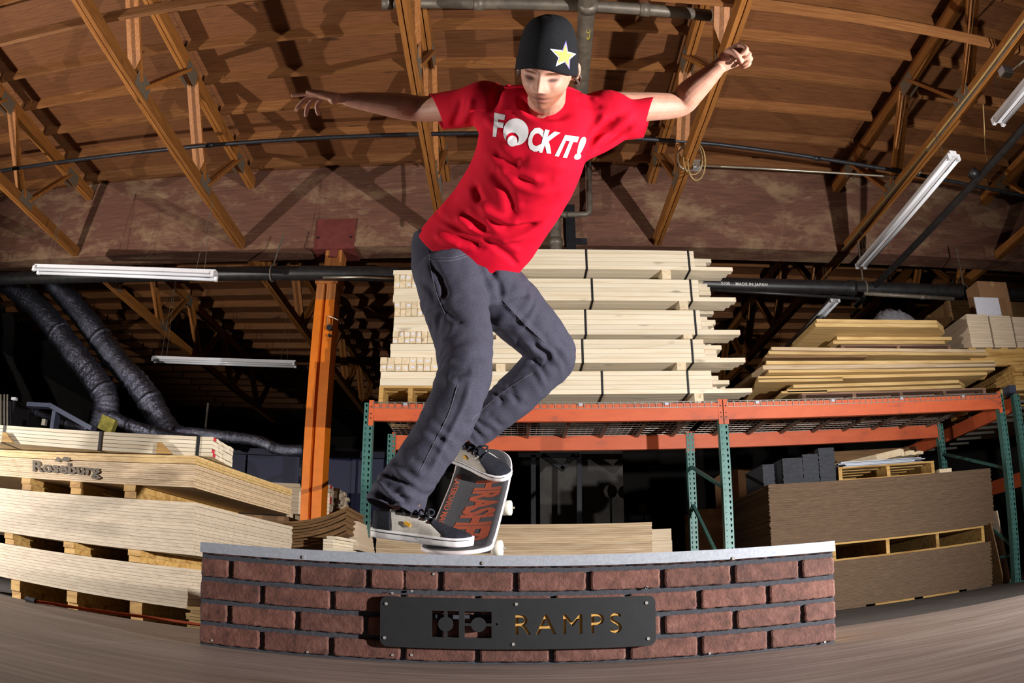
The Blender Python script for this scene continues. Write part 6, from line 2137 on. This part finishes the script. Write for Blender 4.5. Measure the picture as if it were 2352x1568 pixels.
# ---- hair at the sides and nape
for k in range(46):
    sd_ = 1 if k % 3 else -1
    x0 = sd_ * (0.072 + RND.uniform(-0.004, 0.006)); y0 = RND.uniform(-0.08, -0.012); z0 = RND.uniform(-0.018, -0.002)
    L_ = RND.uniform(0.018, 0.040) * (1.0 if sd_ > 0 else 0.75)
    ph = RND.uniform(0, 6.28)
    pts = []
    for q in range(6):
        t_ = q / 5
        pts.append(hl((x0 + sd_ * (0.012 * t_ + 0.006 * math.sin(ph + 5 * t_)), y0 + 0.008 * math.cos(ph + 4 * t_) * t_ - 0.006 * t_, z0 + 0.016 - (L_ + 0.016) * t_)))
    P_ = cr(pts, 4)
    a = MB(); a.tube([tuple(p) for p in P_], [0.0062 * (1 - 0.8 * (i / (len(P_) - 1)) ** 2) for i in range(len(P_))], 6)
    obj('hair_lock', a, M['hair'], person, True)

# ---- shoes
def shoe(heel, toe, upv, name, side_sign, lab):
    """heel and toe are the ends of the sole on the ground plane of the shoe"""
    heel, toe = np.array(heel), np.array(toe)
    f = toe - heel; Lg = np.linalg.norm(f); f /= Lg
    u = np.array(upv, float); u -= f * (u @ f); u /= np.linalg.norm(u)
    s = np.cross(f, u)
    k = Lg / 0.298
    P = lambda a, b_, c: heel + f * a * Lg + s * b_ * k + u * c * k
    ls = [0, 0.03, 0.08, 0.2, 0.35, 0.5, 0.65, 0.78, 0.88, 0.95, 0.985, 1.0]
    hw = [0.004, 0.022, 0.032, 0.037, 0.036, 0.040, 0.048, 0.050, 0.045, 0.033, 0.020, 0.004]
    ht = [0.074, 0.078, 0.080, 0.082, 0.084, 0.078, 0.062, 0.050, 0.044, 0.038, 0.033, 0.028]
    t = thing(name, None, None, tuple(heel))
    t.parent = person
    # sole
    a = MB(); vs = []
    n = len(ls)
    uu = np.linspace(0, 1, 41)
    W = np.interp(uu, ls, hw)
    for lv, grow in ((0.0, 0.0015), (0.004, 0.004), (0.022, 0.005), (0.026, 0.003)):
        for q, w_ in zip(uu, W):
            toe_up = 0.006 * max(0, (q - 0.8) / 0.2) ** 2
            for sg in (-1, 1):
                vs.append(P(q * 1.03 - 0.015, sg * (w_ + grow), lv + toe_up))
    R_ = 82; fs = []
    for l in range(3):
        for i in range(40):
            q = l * R_ + i * 2
            fs.append((q, q + 2, q + R_ + 2, q + R_)); fs.append((q + 1, q + R_ + 1, q + R_ + 3, q + 3))
        q = l * R_; fs.append((q, q + R_, q + R_ + 1, q + 1)); q = l * R_ + 80; fs.append((q, q + 1, q + R_ + 1, q + R_))
    for l in (0, 3):
        for i in range(40):
            q = l * R_ + i * 2; fs.append((q, q + 1, q + 3, q + 2))
    a.add(vs, fs)
    so = obj('sole', a, M['sole'], t, True)
    so.parent = t; so.matrix_parent_inverse = Matrix.Translation(-Vector(heel))
    for sg in (-1, 1):
        a = MB(); a.tube([P(q * 1.03 - 0.015, sg * (w_ + 0.0055), 0.0185 + 0.006 * max(0, (q - 0.8) / 0.2) ** 2) for q, w_ in zip(uu[1:-1], W[1:-1])], 0.0011, 5)
        obj('foxing_line', a, M['suede_black'], t)
    # upper, cut into toe, quarter, tongue and heel pieces
    def surf(q, v_):
        w_, h_ = np.interp(q, ls, hw), np.interp(q, ls, ht)
        th = math.pi * v_
        x = math.cos(th); z = max(0.0, math.sin(th))
        ex = 0.5 + 0.12 * min(1.0, max(0.0, (q - 0.45) / 0.2))
        return P(q, np.sign(x) * abs(x) ** 0.75 * w_, 0.020 + (h_ - 0.020) * z ** ex)
    lo = lambda v_: min(v_, 1 - v_)
    hb = lambda v_: 0.17 + 0.10 * (0.5 - lo(v_))
    tb = lambda v_: 0.60 + 0.15 * min(1.0, max(0.0, (0.30 - lo(v_)) / 0.22))
    def piece(qa, qb, v0, v1, nm, mat, lift=0.0, nq=30, nn=24):
        a = MB()
        for i in range(nq + 1):
            for j in range(nn + 1):
                v_ = v0 + (v1 - v0) * j / nn
                a.v.append(tuple(surf(qa(v_) + (qb(v_) - qa(v_)) * i / nq, v_)))
        a.f = [(i * (nn + 1) + j, (i + 1) * (nn + 1) + j, (i + 1) * (nn + 1) + j + 1, i * (nn + 1) + j + 1) for i in range(nq) for j in range(nn)]
        o = obj(nm, a, M[mat], t, True)
        md = o.modifiers.new('thick', 'SOLIDIFY'); md.thickness = 0.003 + lift; md.offset = 1.0 if lift else 0.0
        return o
    piece(tb, lambda v_: 1.0, 0.0, 1.0, 'toe_panel', 'suede_black', 0, 36, 40)
    piece(lambda v_: 0.0, hb, 0.0, 1.0, 'heel_counter', 'suede_black', 0, 14, 40)
    piece(lambda v_: 0.24, tb, 0.36, 0.64, 'tongue', 'suede_black')
    piece(hb, tb, 0.0, 0.36, 'quarter', 'suede_white', 0.0008)
    piece(hb, tb, 0.64, 1.0, 'quarter', 'suede_white', 0.0008)
    piece(hb, lambda v_: 0.24, 0.36, 0.64, 'ankle_collar', 'suede_white', 0.0004, 6)
    for i in range(5):
        q = 0.31 + 0.075 * i
        w_, h_ = np.interp(q, ls, hw), np.interp(q, ls, ht)
        pts = []
        for th in np.linspace(0.24, 0.76, 9):
            x = math.cos(math.pi * th); z = math.sin(math.pi * th)
            pts.append(P(q + 0.02 * math.sin(math.pi * 2 * th), np.sign(x) * abs(x) ** 0.75 * (w_ + 0.003), 0.024 + (h_ - 0.020) * abs(z) ** 0.55))
        a = MB(); a.tube(pts, 0.0034, 6); obj('lace', a, M['suede_black'], t, True)
    for sg in (-1, 1):
        pts = [P(0.52, 0, 0.083), P(0.55, sg * 0.012, 0.096), P(0.58, sg * 0.03, 0.090), P(0.57, sg * 0.022, 0.078), P(0.52, 0, 0.080)]
        a = MB(); a.tube([tuple(p) for p in cr(pts, 5)], 0.0034, 6); obj('lace', a, M['suede_black'], t, True)
    a = MB(); a.bar(P(0.36, side_sign * 0.0385, 0.055), P(0.42, side_sign * 0.0395, 0.048), 0.003, 0.010 * k, up=tuple(u)); obj('side_tag', a, M['button'], t)
    # ankle, filling the opening
    return t
toe1 = bpt(0.062, 0.050, 0.001); heel1 = toe1 - BW * 0.292 + Vector((0, 0.01, 0.030))
shoe(heel1, toe1, tuple(bnorm(0.05) + Vector((0.10, 0, 0))), 'shoe', 1, 'near')
toe2 = bpt(0.605, 0.100, 0.001); heel2 = bpt(0.735, -0.135, 0.020)
shoe(heel2, toe2, tuple(bnorm(0.58)), 'shoe', 1, 'far')
# yellow button on the near shoe's tongue
c = at(958, 1158, y=2.165)
a = MB(); a.tube([c + Vector((0, 0.002, 0)), c + Vector((0, -0.004, -0.001))], 0.0085, 14); obj('tongue_button', a, M['button'], person)
